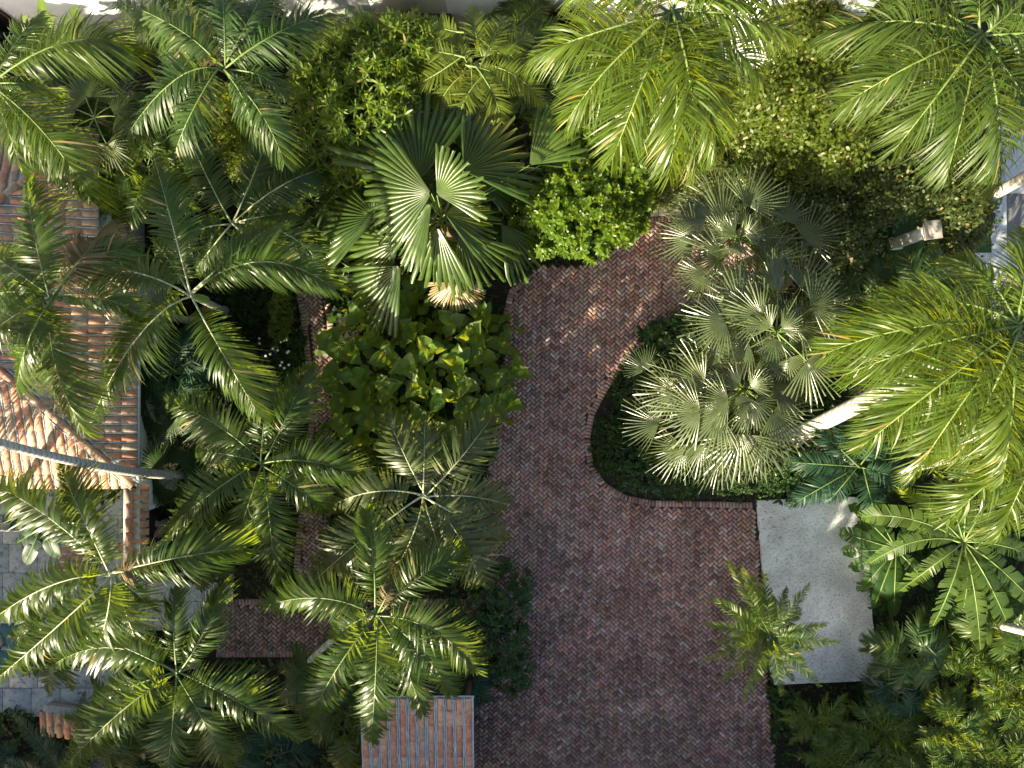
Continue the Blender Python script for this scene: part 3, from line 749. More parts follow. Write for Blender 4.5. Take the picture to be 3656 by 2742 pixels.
while x > -16:
    depth = min(hw, ex - x, x - hx0); k = 0
    while True:
        yy = top_y - .44 * cs + .03 - k * step * cs
        if top_y - yy > depth + .12: break
        if ex - .9 - x > -.2: sp.append((np.array([x, yy, EZ + (top_y - yy) * SL]), np.array([0, 1, -SL]), vb)); k += 1
        else: break
    x -= .25
hips = []
h0, h1 = G['d'], G['a']; hd = nrm(h1 - h0); ns = int(np.linalg.norm(h1 - h0) / .42)
for i in range(ns): hips.append((h0 + hd * (.42 * i + .05) + np.array([0, 0, .10]), hd, np.cross(hd, [0, 0, 1])))
h0, h1 = G['c'], e3; hd2 = nrm(h1 - h0)
for i in range(ns): hips.append((h0 + hd2 * (.42 * i + .05) + np.array([0, 0, .10]), hd2, np.cross(hd2, [0, 0, 1])))
def tile_vis(s):
    p = s[0]; k = FPX / (CAM_H - p[2]); px = CX + p[0] * k; py = CY - p[1] * k
    return (0 if px > -20 and 400 < py < 1790 else 10000) + abs(py - 1400) - px * .3
sp.sort(key=tile_vis)
tiles(roof_o, hips + sp, ho, 300)
ml += [(G['d'] + np.array([.1, .1, .06]), G['a'] + np.array([.1, .1, .06])), (G['d'] + np.array([-.1, -.1, .06]), G['a'] + np.array([-.1, -.1, .06]))]
mortar_lines(house, ml, ho)
MB().box(((ex + hx0) / 2, ey - .04, EZ - .06), (ex - hx0 - .1, .10, .10)).build('gutter', M['wood'], house, ho)
MB().box((ex + .03, (3.4 + ey) / 2 + .1, EZ - .09), (.05, 3.4 - ey, .12)).build('fascia', M['white'], house, ho)
# --- garden wall with tile coping and a doorway
gx = P(470, 1800, 2.6)[0]; gy0 = ey - .02; gy1 = P(470, 2010, 2.6)[1]
gw = thing('garden_wall', 'white garden wall capped with clay tiles, dark doorway, beside the house corner', 'wall', (gx, gy1, 0)); go = np.array([gx, gy1, 0])
dy0, dy1 = P(500, 1960, 1.0)[1], P(500, 1800, 1.0)[1]
w = MB(); w.box((gx, (gy0 + dy1) / 2, 1.25), (.3, gy0 - dy1, 2.5)); w.box((gx, (dy0 + gy1) / 2, 1.25), (.3, dy0 - gy1, 2.5)); w.box((gx, (dy0 + dy1) / 2, 2.3), (.296, dy1 - dy0, .4))
w.build('wall', M['white'], gw, go)
dm = MB().box((gx, (dy0 + dy1) / 2, 1.05), (.06, dy1 - dy0, 2.1)); d_ = dm.build('doorway_dark_panel', M['void'], gw, go)  # near-black panel painting the shade inside the open doorway
f_ = MB(); f_.box((gx + .165, dy1 + .06, 1.1), (.04, .12, 2.2)); f_.box((gx + .165, dy0 - .06, 1.1), (.04, .12, 2.2)); f_.build('door_frame', M['frame'], gw, go)
cop = []
ny = int((gy0 - gy1) / .24)
for i in range(ny):
    yy = gy1 + .12 + i * .24
    cop.append((np.array([gx - .02, yy, 2.62]), np.array([1, 0, -.4]), vd)); cop.append((np.array([gx - .3, yy, 2.5]), np.array([-.5, 0, -.4]), vd))
cap = MB().box((gx, (gy0 + gy1) / 2, 2.56), (.44, gy0 - gy1 + .04, .10)).build('coping', M['mortar'], gw, go)
tiles(cap, [(c[0], c[1], c[2]) for c in cop[0::2]], go, 40)
rid = [(np.array([gx - .02, gy1 + .4 * i, 2.68]), np.array([0, 1, 0]), np.array([1, 0, 0])) for i in range(int((gy0 - gy1) / .4))]
tiles(cap, rid, go, 20)

# --- small tiled pavilion at the bottom edge
def pavilion():
    zt, zb = 2.95, 2.35
    a = P(1284, 2492, zt); b = P(1690, 2492, zt); y1 = P(1284, 2950, zb)[1]
    o = np.array([(a[0] + b[0]) / 2, (a[1] + y1) / 2, 0])
    t = thing('tiled_pavilion', 'small shed roof of pink and orange barrel tiles with blue-grey mortar lines', 'pavilion', o)
    
    for sx in (a[0] + .2, b[0] - .2):
        for sy, hz in ((a[1] - .25, 2.8), (y1 + .25, 2.25)): MB().box((sx, sy, hz / 2), (.14, .14, hz)).build('post', M['wood'], t, o)
    MB().box((o[0], o[1] - .2, 1.0), (b[0] - a[0] - .7, a[1] - y1 - 1.2, 2.0)).build('wall', M['stone'], t, o)
    sl = (zt - zb) / (a[1] - y1); n_ = 12; pit = (b[0] - a[0]) / n_
    r = MB(); r.add([[a[0], a[1], zt - .02], [b[0], a[1], zt - .02], [b[0], y1, zb - .02], [a[0], y1, zb - .02]], [[0, 3, 2, 1]])
    r.add([[a[0], a[1], zt - .10], [b[0], a[1], zt - .10], [b[0], y1, zb - .10], [a[0], y1, zb - .10]], [[0, 1, 2, 3]])
    for p, q in (((a[0], a[1]), (b[0], a[1])), ((b[0], a[1]), (b[0], y1)), ((a[0], y1), (a[0], a[1]))):
        zf = lambda yy: zt + (yy - a[1]) * sl
        r.add([[*p, zf(p[1]) - .02], [*q, zf(q[1]) - .02], [*q, zf(q[1]) - .1], [*p, zf(p[1]) - .1]], [[0, 1, 2, 3]])
    ro = r.build('roof', M['mortar'], t, o)
    sp_, ml_ = [], []
    for i in range(n_):
        x = a[0] + (i + .5) * pit; jx = rng.normal(0, .004)
        for k in range(8):
            yy = a[1] - (.0 if k == 0 else .34 + (k - 1) * .455)
            sp_.append((np.array([x + jx, yy, zt + (yy - a[1]) * sl - .012 + .006 * k * 0]), np.array([0, -1, -sl - .03]), np.array([1, 0, 0])))
        if i:
            for s in (-.026, .026): ml_.append((np.array([a[0] + i * pit + s, a[1] - .02, zt + .02]), np.array([a[0] + i * pit + s, y1, zb + .02])))
    tiles(ro, sp_, o, 300); mortar_lines(t, ml_, o)
    MB().box((o[0], a[1] + .02, zt - .05), (b[0] - a[0] + .04, .03, .06)).build('ridge_flashing', M['walk'], t, o)
pavilion()
# --- low tiled wall ends by the patio
def low_wall(px, py, z, nx, ny, rz, label):
    o = P(px, py, z); t = thing('tile_capped_wall', label, 'wall', (o[0], o[1], 0)); oo = np.array([o[0], o[1], 0])
    MB().box((o[0], o[1], (z - .13 - .1 * ny) / 2), (nx * .25, ny * .4, z - .13 - .1 * ny), rz).build('wall', M['stone'], t, oo)
    c, s = math.cos(rz), math.sin(rz)
    s_ = []
    for i in range(nx):
        for j in range(ny):
            lx, ly = (i - (nx - 1) / 2) * .25, (ny / 2 - j) * .4
            s_.append((np.array([o[0] + lx * c - ly * s, o[1] + lx * s + ly * c, z - .1 * j]), np.array([s, -c, -.28]), np.array([c, s, 0])))
    cp = MB().box((o[0], o[1], z - .1 - .1 * ny), (nx * .26, ny * .41, .06), rz).build('coping', M['mortar'], t, oo)
    tiles(cp, s_, oo, 60)
low_wall(205, 2590, .6, 5, 2, -.12, 'short clay-tile capped wall end among dark cycads in the lower corner')
low_wall(385, 2515, .9, 4, 2, 1.2, 'clay-tile capped wall piece mostly hidden below palm fronds')
low_wall(245, 2010, .8, 4, 2, 1.5, 'clay-tile capped pier beside the coral stone patio')
low_wall(490, 1930, 1.6, 2, 3, 2.2, 'single row of clay tiles on a wall below the palm crown by the doorway')
# --- stone basin on the patio
def basin():
    o = P(20, 2290, 0); t = thing('stone_basin', 'shallow pale stone water basin at the patio edge', 'basin', o)
    w_, h_, z = 2.1, 1.6, .45
    m = MB()
    for cx_, cy_, dx, dy in ((0, h_ / 2, w_, .16), (0, -h_ / 2, w_, .16), (w_ / 2 - .08, 0, .16, h_ - .16), (-w_ / 2 + .08, 0, .16, h_ - .16)): m.box((o[0] + cx_, o[1] + cy_, z / 2), (dx, dy, z))
    m.build('rim', M['walk'], t, o)
    MB().box((o[0], o[1], .15), (w_ - .33, h_ - .17, .3)).build('water', M['water'], t, o)
    a = np.linspace(0, 4.6, 24); c = P(10, 2310, .5)
    V, Q = tube(np.stack([c[0] + .1 * np.cos(a), c[1] + .1 * np.sin(a) - .02 * a, np.full(24, .47)], 1), .013, 6, True); link('iron_scroll', mesh('iron_scroll', V - o, Q, M['iron']), t)
    c = P(75, 2265, .47)
    V, Q = tube(np.array([c + [-.08, 0, 0], c + [0, .01, 0], c + [.22, 0, 0]]), [.03, .02, .008], 6); link('iron_spout', mesh('iron_spout', V - o, Q, M['iron']), t)
    a = np.linspace(0, 6.28, 25); V = [(o[0] - .1 + r_ * math.cos(q), o[1] + .1 + r_ * math.sin(q), zz) for r_, zz in ((.001, .42), (.22, .42), (.3, .36), (.12, .1)) for q in a[:-1]]
    Q = [[k * 24 + i, k * 24 + (i + 1) % 24, (k + 1) * 24 + (i + 1) % 24, (k + 1) * 24 + i] for k in range(3) for i in range(24)]
    link('bowl', mesh('bowl', np.array(V) - o, Q, M['stone'], smooth=True), t)
basin()

# --- white building along the top edge
def top_building():
    yA = P(0, 150)[1]; yB = P(0, 285)[1]; hA = 3.6
    xa0, xa1 = -19.0, P(2540, 150)[0]; xb1 = P(2868, 285)[0]
    o = np.array([0, yA + 3, 0]); t = thing('white_building', 'white rendered building with dark timber openings along the upper edge', 'building', o)
    # openings: (x0 px, x1 px, z0, z1) on wall plane A
    def X(px, z): return P(px, 0, z)[0]
    ops = [(-17.6, -16.6, .0, 2.4), (-15.9, -14.6, .0, 2.4), (X(880, 1.2), X(905, 1.2), 0, 2.6), (X(975, 1.2), X(1030, 1.2), 0, 2.6),
           (X(1335, 1.6), X(1600, 1.6), 0.0, 1.55), (X(1925, 1.1), X(2085, 1.1), .0, 1.95)]
    xs = sorted(set([xa0, xa1] + [v for q in ops for v in q[:2]]))
    w = MB()
    for a, b in zip(xs[:-1], xs[1:]):
        hit = [q for q in ops if q[0] <= a + 1e-6 and q[1] >= b - 1e-6]
        if hit: w.box(((a + b) / 2, yA + .15, (hit[0][3] + hA) / 2), (b - a, .3, hA - hit[0][3]))
        else: w.box(((a + b) / 2, yA + .15, hA / 2), (b - a, .3, hA))
    w.box(((xa0 + xa1) / 2, yA + 4, hA + .1), (xa1 - xa0, 8.4, .2))
    w.build('wall', M['white'], t, o)
    for i, (a, b, z0, z1) in enumerate(ops):
        d = MB().box(((a + b) / 2, yA + .36, z1 / 2), (b - a, .08, z1)).build('opening_dark_panel', M['void'], t, o)  # panel closing the opening, its interior darkness painted as colour
        f = MB(); f.box(((a + b) / 2, yA - .02, z1 - .04), (b - a + .1, .08, .09)); f.box((a + .03, yA - .016, z1 / 2 - .05), (.07, .07, z1 - .1)); f.box((b - .03, yA - .016, z1 / 2 - .05), (.07, .07, z1 - .1))
        f.build('frame', M['wood'], d, (0, 0, 0)); 
    bk_ = MB()
    zz = 1.78; bx = X(1470, zz); bk_.box((bx, yA - .06, zz), (.26, .14, .2)); bk_.box((bx, yA - .05, zz - .14), (.14, .1, .1)); bk_.build('bracket', M['wood'], t, o)
    beam = MB().box(((X(1310, 1.65) + X(1610, 1.65)) / 2, yA - .05, 1.65), (X(1610, 1.65) - X(1310, 1.65), .14, .12)).build('lintel', M['wood'], t, o)
    w = MB().box(((xa1 + xb1) / 2, yB + 2.2, 2.6), (xb1 - xa1, 4.4, 5.2)).build('projecting_bay', M['white'], t, o)
    return t
tb = top_building()
for c in tb.children:
    for d in c.children: d.location = tuple(-np.array(tb.location))
# --- gate pillar
def pillar():
    b = P(3190, 872); a = .12
    t = thing('gate_pillar', 'square white gate pillar with weathered stone cap beside the lawn', 'pillar', b)
    MB().box((b[0], b[1], 1.0), (.28, .30, 2.0), a).build('shaft', M['white'], t, b)
    MB().box((b[0], b[1], .09), (.36, .38, .18), a).build('plinth', M['white'], t, b)
    V = MB(); V.box((b[0], b[1], 2.06), (.46, .52, .13), a)
    x = np.array([[-.23, -.26, 2.125], [.23, -.26, 2.125], [.23, .26, 2.125], [-.23, .26, 2.125], [-.05, -.06, 2.24], [.05, -.06, 2.24], [.05, .06, 2.24], [-.05, .06, 2.24]])
    c, s = math.cos(a), math.sin(a); x = np.stack([x[:, 0] * c - x[:, 1] * s + b[0], x[:, 0] * s + x[:, 1] * c + b[1], x[:, 2]], 1)
    V.add(x, [[0, 1, 5, 4], [1, 2, 6, 5], [2, 3, 7, 6], [3, 0, 4, 7], [4, 5, 6, 7]])
    V.build('cap', M['stone'], t, b)
pillar()
# low stone step at the head of the courtyard
q = [P(2308, 760), P(2430, 752)]
st = thing('stone_step', 'low tan stone edging at the head of the brick courtyard', 'kerb', (q[0] + q[1]) / 2)
for i in range(3):
    c = q[0] + (q[1] - q[0]) * (i + .5) / 3
    V, Q = brick_shape(.34, .26, .2); link('edging_stone', mesh('edging_stone', V + [0, 0, .14], Q, M['stone']), st, tuple(c - (q[0] + q[1]) / 2))

# ------------------------------------------------------------------ palms
palm('feather_palm', 'bright feather palm with six arching fronds over the edge of the tile roof', 'adonidia', (680, 1055, 5.6),
     [(550, 560, 612, 790), (1195, 1030, 930, 935), (930, 1490, 800, 1270), (330, 1490, 500, 1190), (165, 965, 430, 960), (540, 850, 610, 940, .5), (985, 800, 850, 900, -.8)], base=(800, 1110), rm='rachis_pale')
palm('feather_palm', 'dark bushy palm with long brownish upper frond near the upper corner', 'coconut', (800, 245, 6.0),
     [(455, 480, 640, 270), (420, 5, 640, 105), (1175, 50, 985, 120), (1030, 345, 930, 270), (1015, 580, 930, 400), (790, -80, 800, 80), (620, 560, 690, 400), (560, 130, 680, 200, -.6), (960, -60), (900, 520, 880, 380, -1.4)], lm='palm_teal', dead=[(560, 60, 690, 150, -.9)])
palm('feather_palm', 'bluish green palm with pale leaf stalks and a yellow unopened spear', 'teal', (832, 795, 3.8),
     [(650, 430, 735, 620), (1180, 600, 1010, 660), (1150, 960, 1030, 840), (560, 890, 700, 820), (960, 1010, 920, 900), (960, 480, 900, 640), (700, 960, 760, 880, -.8), (1060, 760, 950, 770, -.9)], lm='palm_teal', rm='rachis_pale')
palm('feather_palm', 'palm at the upper picture edge with a frond arching down over the tile roof', 'coconut', (-30, 300, 6.2),
     [(490, 200, 260, 145), (320, 710, 165, 480), (80, 610, 20, 440), (-280, 120), (-250, 500), (150, 40, 60, 150), (200, 640, 90, 450, -1.3), (230, 330, 90, 300, -1.2)], base=(380, 420))
palm('feather_palm', 'palm above the tile roof with one long glossy frond hanging straight down', 'coconut', (190, 1060, 6.6),
     [(95, 650, 130, 850), (485, 890, 330, 925), (300, 1540, 195, 1290), (505, 1130, 350, 1060), (-80, 870, 60, 970), (-90, 1240, 60, 1120), (60, 1390, 100, 1220, -1.6), (-60, 1060, 60, 1040)], base=(705, 1150), r=(.12, .08), dead=[(390, 800, 310, 900, -1.6)])
palm('feather_palm', 'full feather palm beside the narrow brick path with a ring of eight fronds', 'adonidia', (932, 1655, 4.2),
     [(965, 1355, 945, 1500), (600, 1440, 760, 1510), (580, 1905, 760, 1760), (835, 1960, 890, 1790), (985, 2085, 960, 1850), (1345, 1725, 1130, 1650), (1095, 1310, 1030, 1470, -1.0), (1180, 1830, 1060, 1740, -1.2), (700, 1620, 800, 1620, -1.0)])
palm('feather_palm', 'large palm over the patio with a bright frond reaching toward the narrow path', 'adonidia', (400, 2045, 5.6),
     [(215, 1670, 305, 1860), (-30, 2215, 190, 2085), (-30, 2440, 210, 2230), (875, 1955, 640, 1990), (510, 2350, 450, 2190), (-40, 1730, 150, 1830), (330, 2360, 380, 2210, -1.4), (560, 2180, 490, 2120, -1.0)], base=(640, 1900), rm='rachis_pale', dead=[(560, 2060, 490, 2040, -1.9)])
palm('feather_palm', 'yellow lit palm at the lower edge with fronds spreading over the low tiled walls', 'adonidia', (630, 2400, 5.2),
     [(205, 2770, 420, 2550), (590, 2830, 615, 2600), (1065, 2640, 840, 2500), (785, 2100, 725, 2260), (180, 2380, 400, 2310), (620, 2110, 620, 2250, -.3), (330, 2520, 470, 2450, -1.3), (820, 2760, 720, 2560, -1.2), (260, 2240, 420, 2300, -1.2)], base=(700, 2370))
palm('feather_palm', 'palm with curved white trunk and fronds hanging over the small pavilion roof', 'adonidia', (1345, 2195, 5.0),
     [(945, 2165, 1150, 2135), (1110, 2555, 1215, 2370), (1325, 2650, 1340, 2420), (1510, 2550, 1430, 2340), (1705, 2400, 1550, 2250), (1665, 1985, 1510, 2050), (1305, 1825, 1335, 2000), (1610, 2480, 1500, 2320, -1.3), (1180, 2280, 1260, 2230, -.9)],
     base=(1015, 2480), r=(.07, .10), tm='trunk_royal', bow=(-.1, .3, .3), dead=[(1440, 2010, 1400, 2090, -1.5)])
palm('feather_palm', 'pale grey-green palm overlapping the broad-leaved shrub and the courtyard bricks', 'kentia', (1512, 1775, 4.0),
     [(1385, 1490, 1445, 1630), (1515, 1510, 1515, 1640), (1755, 1490, 1640, 1640), (1805, 1800, 1660, 1770), (1715, 2090, 1640, 1920), (1390, 2070, 1470, 1920), (1195, 1800, 1350, 1755), (1100, 2095, 1290, 1930), (1580, 2010, 1550, 1900, -1.2), (1790, 1930, 1650, 1850, -1.2)], lm='kentia', rm='rachis_pale')
palm('clumping_palm', 'clump of yellow-green feathery palm stems below the white building', 'areca', (1700, 220, 4.2),
     [(1480, 180, 1580, 190), (1520, 70, 1600, 130), (1560, 400, 1610, 300), (1470, 310, 1570, 270), (1690, 30, 1690, 120), (1790, 60, 1760, 130), (1880, 240, 1800, 220), (1930, 370, 1840, 270), (1790, 430, 1760, 330), (1690, 450, 1690, 330), (1640, 460, 1650, 340), (1900, 130, 1810, 160), (1610, 130, 1650, 180), (1740, 330, 1720, 270), (1860, 320, 1780, 260), (1600, 330, 1640, 280)], lm='areca', r=(.05, .035))
palm('clumping_palm', 'darker feathery palm clump in front of the dark doorway', 'areca', (1850, 110, 2.6), [], auto=12, autoL=1.1, lm='palm', r=(.05, .035))
palm('royal_palm', 'huge yellow-green royal palm crown reaching down from the upper edge', 'royal', (2400, 45, 8.2),
     [(1910, 200, 2150, 110), (2025, 430, 2200, 210), (2185, 570, 2290, 310), (2390, 625, 2420, 320), (2560, 540, 2510, 280), (2840, 120, 2620, 55), (2720, 290, 2580, 130), (1990, -60, 2200, -40), (2300, 500, 2350, 260, -1.4), (2480, 610, 2470, 330, -1.3), (2130, 330, 2250, 160, -1.1), (2620, 420, 2530, 210, -1.2), (2250, -350), (2600, -300), (2850, -120)],
     lm='royal', r=(.2, .15), tm='trunk_royal', rr=.035)
palm('royal_palm', 'deep green royal palm in the upper corner over the dense tree and driveway', 'royal', (3500, 130, 7.4),
     [(2965, 110, 3230, 75), (3000, 380, 3260, 230), (3190, 540, 3370, 310), (3560, 670, 3560, 380), (3380, 630, 3450, 360), (3760, 520, 3640, 320), (3900, 100), (3190, -80, 3330, 20), (3480, -320), (3080, 260, 3280, 160), (3280, 300, 3390, 200, -1.2), (3680, 330, 3600, 230, -1.2), (3760, -80), (3300, 460, 3400, 280, -1.5)],
     base=(3210, 400), lm='royal_dark', r=(.2, .15), tm='trunk_royal', rr=.035)
palm('royal_palm', 'royal palm with thick white leaning trunk and sweeping fronds by the silver fan palms', 'royal', (3640, 1165, 8.0),
     [(2940, 1265, 3290, 1165), (3070, 1600, 3360, 1370), (3010, 1340, 3330, 1230), (3260, 1700, 3450, 1420), (3390, 920, 3530, 1000), (3900, 1500), (3900, 900), (3580, 1720, 3620, 1430), (3150, 1120, 3400, 1080, -1.0), (3120, 1480, 3400, 1330, -1.5), (3420, 1640, 3540, 1400, -1.6), (3680, 820), (3500, 1330, 3570, 1240, -1.0)],
     base=(2830, 1562), lm='royal', r=(.24, .15), tm='trunk_royal', bulge=.03, rr=.036)
palm('royal_palm', 'royal palm with slim grey trunk rising behind the banana plant', 'royal', (3740, 1560, 6.8),
     [(3330, 1660, 3540, 1570), (3380, 1860, 3560, 1700), (3560, 1930, 3650, 1730), (3900, 1800), (3420, 1500, 3580, 1500), (3900, 1400), (3470, 1760, 3600, 1640, -1.2), (3700, 1900)],
     base=(3190, 1690), lm='royal', r=(.12, .10), tm='trunk_royal', rr=.03)
palm('leaning_palm', 'tall palm whose grey ringed trunk slants right across the tile roof', 'coconut', (-220, 1530, 8.4), [(-500, 1300), (-600, 1600), (-300, 1900), (-150, 1150), (-80, 1800, -130, 1650)],
     base=(742, 1692), r=(.14, .095), bow=(.2, -.35, -.1))
palm('leaning_palm', 'palm with pale trunk crossing the patio above the basin', 'adonidia', (-260, 1880, 5.5), [(-500, 1700), (-600, 1950), (-300, 2200), (-200, 1600)], base=(190, 1888), r=(.13, .1))
palm('leaning_palm', 'palm with pale trunk passing over the pavement by the road, climbed by a vine', 'royal', (3950, 470, 7.0), [(4200, 300), (4300, 600), (4000, 900), (3900, 200)], base=(3480, 735), r=(.17, .14), tm='trunk_royal', lm='royal_dark')
palm('leaning_palm', 'palm with grey trunk lying low behind the dark fan leaves', 'royal', (3980, 2340, 6.5), [(4200, 2200), (4300, 2500), (4000, 2700), (3900, 2050)], base=(3420, 2195), r=(.13, .1), tm='trunk_royal', lm='royal_dark')
palm('low_palm', 'dark low palm in the shade just above the concrete pad', 'low', (3070, 1665, 1.9), [(3005, 1490), (2810, 1650), (2820, 1805), (3130, 1850), (3260, 1720), (2920, 1530), (3180, 1520), (2960, 1790)], lm='cycad', rm='rachis_dark', shaft=False, rise=.2)
palm('date_palm', 'small yellow-green date palm overlapping the corner of the concrete pad', 'pygmy', (2755, 2270, 2.5),
     [(2515, 2225), (2505, 2360), (2600, 2005), (2650, 2030), (2725, 2045), (2890, 2085), (2995, 2295), (2930, 2450), (2790, 2480), (2655, 2510), (2580, 2430), (2690, 2060), (2860, 2180), (2590, 2150), (2620, 2300), (2700, 2440), (2870, 2360), (2840, 2260), (2560, 2290), (2760, 2130), (2720, 2380), (2950, 2230), (2810, 2100), (2640, 2240), (2830, 2430), (2680, 2180), (2550, 2140), (2900, 2320)], lm='pygmy', tm='bark', shaft=False, r=(.07, .06), rr=.012, rise=.3, fall=.2)
for (cx_, cy_, z_, na, lab) in ((3160, 2620, 1.3, 17, 'feathery date palm just below the lower end of the concrete pad'), (3400, 2600, 1.8, 17, 'sunlit date palm between the pad and the right lower corner'),
                               (3640, 2470, 1.9, 16, 'date palm cut by the right edge under the banana plant'), (3330, 2790, 1.8, 16, 'bright date palm cut by the lower edge near the corner'),
                               (3000, 2740, 1.4, 15, 'shaded date palm beside the dark end of the brickwork'), (3600, 2740, 1.7, 16, 'date palm filling the lower right corner'), (3480, 2420, 1.5, 13, 'small dim date palm beneath the fan leaves at right')):
    palm('date_palm', lab, 'pygmy', (cx_, cy_, z_), [], auto=na + 3, autoL=1.7, lm='pygmy', tm='bark', shaft=False, r=(.07, .06), rr=.012, rise=.35, group='date palms in the lower corner', over=dict(LL=.27))
for (cx_, cy_, z_, na, al, lm_, lab) in ((1230, 2600, 1.6, 11, 1.5, 'palm', 'low dark palm tucked against the side of the pavilion'), (960, 2700, 1.4, 10, 1.4, 'cycad', 'shaded low palm at the lower edge below the yellow palm'),
                                        (1120, 720, 2.2, 10, 1.5, 'palm_teal', 'mid-height palm between the narrow path and the giant fan palm'), (620, 1330, 2.4, 12, 1.5, 'cycad', 'dark low palm in the gap beside the house wall'),
                                        (1640, 2440, 1.2, 8, 1.0, 'cycad', 'small dark palm at the pavilion corner by the leafy shrub'), (3080, 1050, 1.5, 11, 1.4, 'palm_teal', 'spreading dark palm between the gate pillar and the silver fan palms'),
                                        (3330, 1080, 2.2, 12, 1.7, 'palm_teal', 'dark palm under the royal palm beside the lawn'), (1400, 640, 1.8, 9, 1.3, 'palm_teal', 'low palm hidden beneath the giant fan leaves'),
                                        (560, 2560, 1.2, 9, 1.3, 'cycad', 'low shaded palm beneath the yellow palm'), (1270, 1960, 1.4, 9, 1.2, 'kentia', 'young pale palm beside the narrow path')):
    palm('low_palm', lab, 'low', (cx_, cy_, z_), [], auto=na, autoL=al, lm=lm_, rm='rachis_dark', shaft=False, r=(.07, .06), rr=.014, rise=.3)
for (cx_, cy_, z_, na, al, kd, lm_, lab) in ((530, 600, 3.2, 11, 1.7, 'low', 'palm', 'mid-green palm filling the gap left of the yellow-green shrub'), (270, 300, 3.4, 11, 1.7, 'low', 'palm_teal', 'shaded palm under the two upper left crowns'), (1080, 560, 2.6, 10, 1.5, 'low', 'palm', 'small palm below the star-leaved shrub'),
                                        (1010, 820, 2.2, 10, 1.4, 'low', 'palm_teal', 'palm leaning over the top end of the narrow path'), (760, 1290, 1.6, 9, 1.2, 'low', 'darkfan', 'very dark low palm under the roof-side palm crown'), (730, 1960, 1.6, 9, 1.2, 'low', 'palm', 'low palm beneath the full palm beside the narrow path'),
                                        (200, 2300, 2.6, 10, 1.5, 'low', 'palm', 'mid-height palm hiding the patio below the large palm'), (420, 2600, 2.2, 11, 1.5, 'low', 'palm', 'palm below the yellow palm near the tiled wall ends'), (1130, 2420, 2.0, 10, 1.3, 'low', 'palm_teal', 'dark palm between the side path and the pavilion'),
                                        (3250, 2330, 1.8, 11, 1.3, 'low', 'palm_teal', 'dark palm right of the pad below the banana leaves'), (3590, 2220, 2.2, 11, 1.4, 'low', 'palm', 'palm at the right edge beneath the banana plant'), (3200, 2480, 1.4, 10, 1.1, 'low', 'cycad', 'low dark palm touching the lower pad corner'),
                                        (2920, 2590, 1.3, 11, 1.2, 'pygmy', 'pygmy', 'small date palm crowding the lower end of the pad'), (3330, 1420, 2.4, 10, 1.4, 'low', 'palm', 'green palm beneath the royal fronds at right'), (3560, 1640, 2.0, 10, 1.4, 'low', 'palm_teal', 'dim palm under the slim royal palm'),
                                        (640, 60, 3.6, 10, 1.5, 'low', 'palm', 'palm at the upper edge behind the dark bushy palm'), (1960, 330, 2.6, 11, 1.4, 'low', 'palm_teal', 'dark palm behind the round-topped tree')):
    palm('low_palm', lab, kd, (cx_, cy_, z_), [], auto=na, autoL=al, lm=lm_, rm='rachis_dark', tm='bark', shaft=False, r=(.07, .06), rr=.014, rise=.3, spear=False)
palm('cycad', 'dark cycad with stiff comb-like fronds in the lower left corner', 'cycad', (270, 2800, 1.3), [(45, 2545, 150, 2660), (300, 2470, 290, 2620), (-30, 2700), (450, 2560), (150, 2600), (520, 2740)], lm='cycad', rm='rachis_dark', shaft=False, stem=True, r=(.14, .14), rr=.018, spear=False)
palm('cycad', 'second cycad with fronds cut by the lower left edge', 'cycad', (-60, 2790, 1.0), [(60, 2640), (150, 2700), (-20, 2600), (100, 2780)], lm='cycad', rm='rachis_dark', shaft=False, r=(.14, .14), rr=.018, spear=False)
# ------------------------------------------------------------------ fan palms
fan_palm('giant_fan_palm', 'giant fan palm with huge pleated leaves in the centre of the upper garden', (1580, 780, 3.9),
         [(1500, 640, 1385, 300, .7, -.25, 110), (1560, 560, 1440, 255, -.3, -.5, 80), (1655, 610, 1870, 470, .7, -.7, 105), (1890, 590, 2050, 425, .0, .6, 70), (1540, 690, 1280, 680, .95, -.55, 105), (1345, 775, 1135, 800, .0, -.7, 90),
          (1560, 695, 1705, 610, 1.15, .85, 105), (1590, 765, 1775, 800, .85, -.9, 95), (1562, 810, 1540, 1025, .55, -1.1, 80), (1640, 830, 1765, 1020, .2, -1.1, 75), (1790, 800, 1905, 965, -.4, -.9, 60), (1430, 950, 1275, 1125, -.5, -.9, 80),
          (1625, 1010, 1635, 1115, -.9, -.6, 180), (1710, 650, 1850, 670, -.5, -.8, 90), (1660, 560, 1690, 390, -.6, -.3, 70), (1430, 860, 1230, 950, -.6, -.9, 80), (1760, 900, 1840, 910, -.8, -.6, 80), (1540, 730, 1380, 895, .8, -.8, 85), (1930, 590, 2060, 560, -.3, -.3, 36), (1340, 530, 1235, 470, -.6, -.2, 50), (1570, 850, 1660, 990, -.2, -1.0, 70)],
         lm='fan', n=20, arc=120, united=.64, pleat=.15, droop=.4, r=(.2, .16), mats={12: 'fray'}, rm='rachis', tip=.5)
SF = dict(center=4, n=24, arc=165, united=.36, pleat=.16, droop=.24)
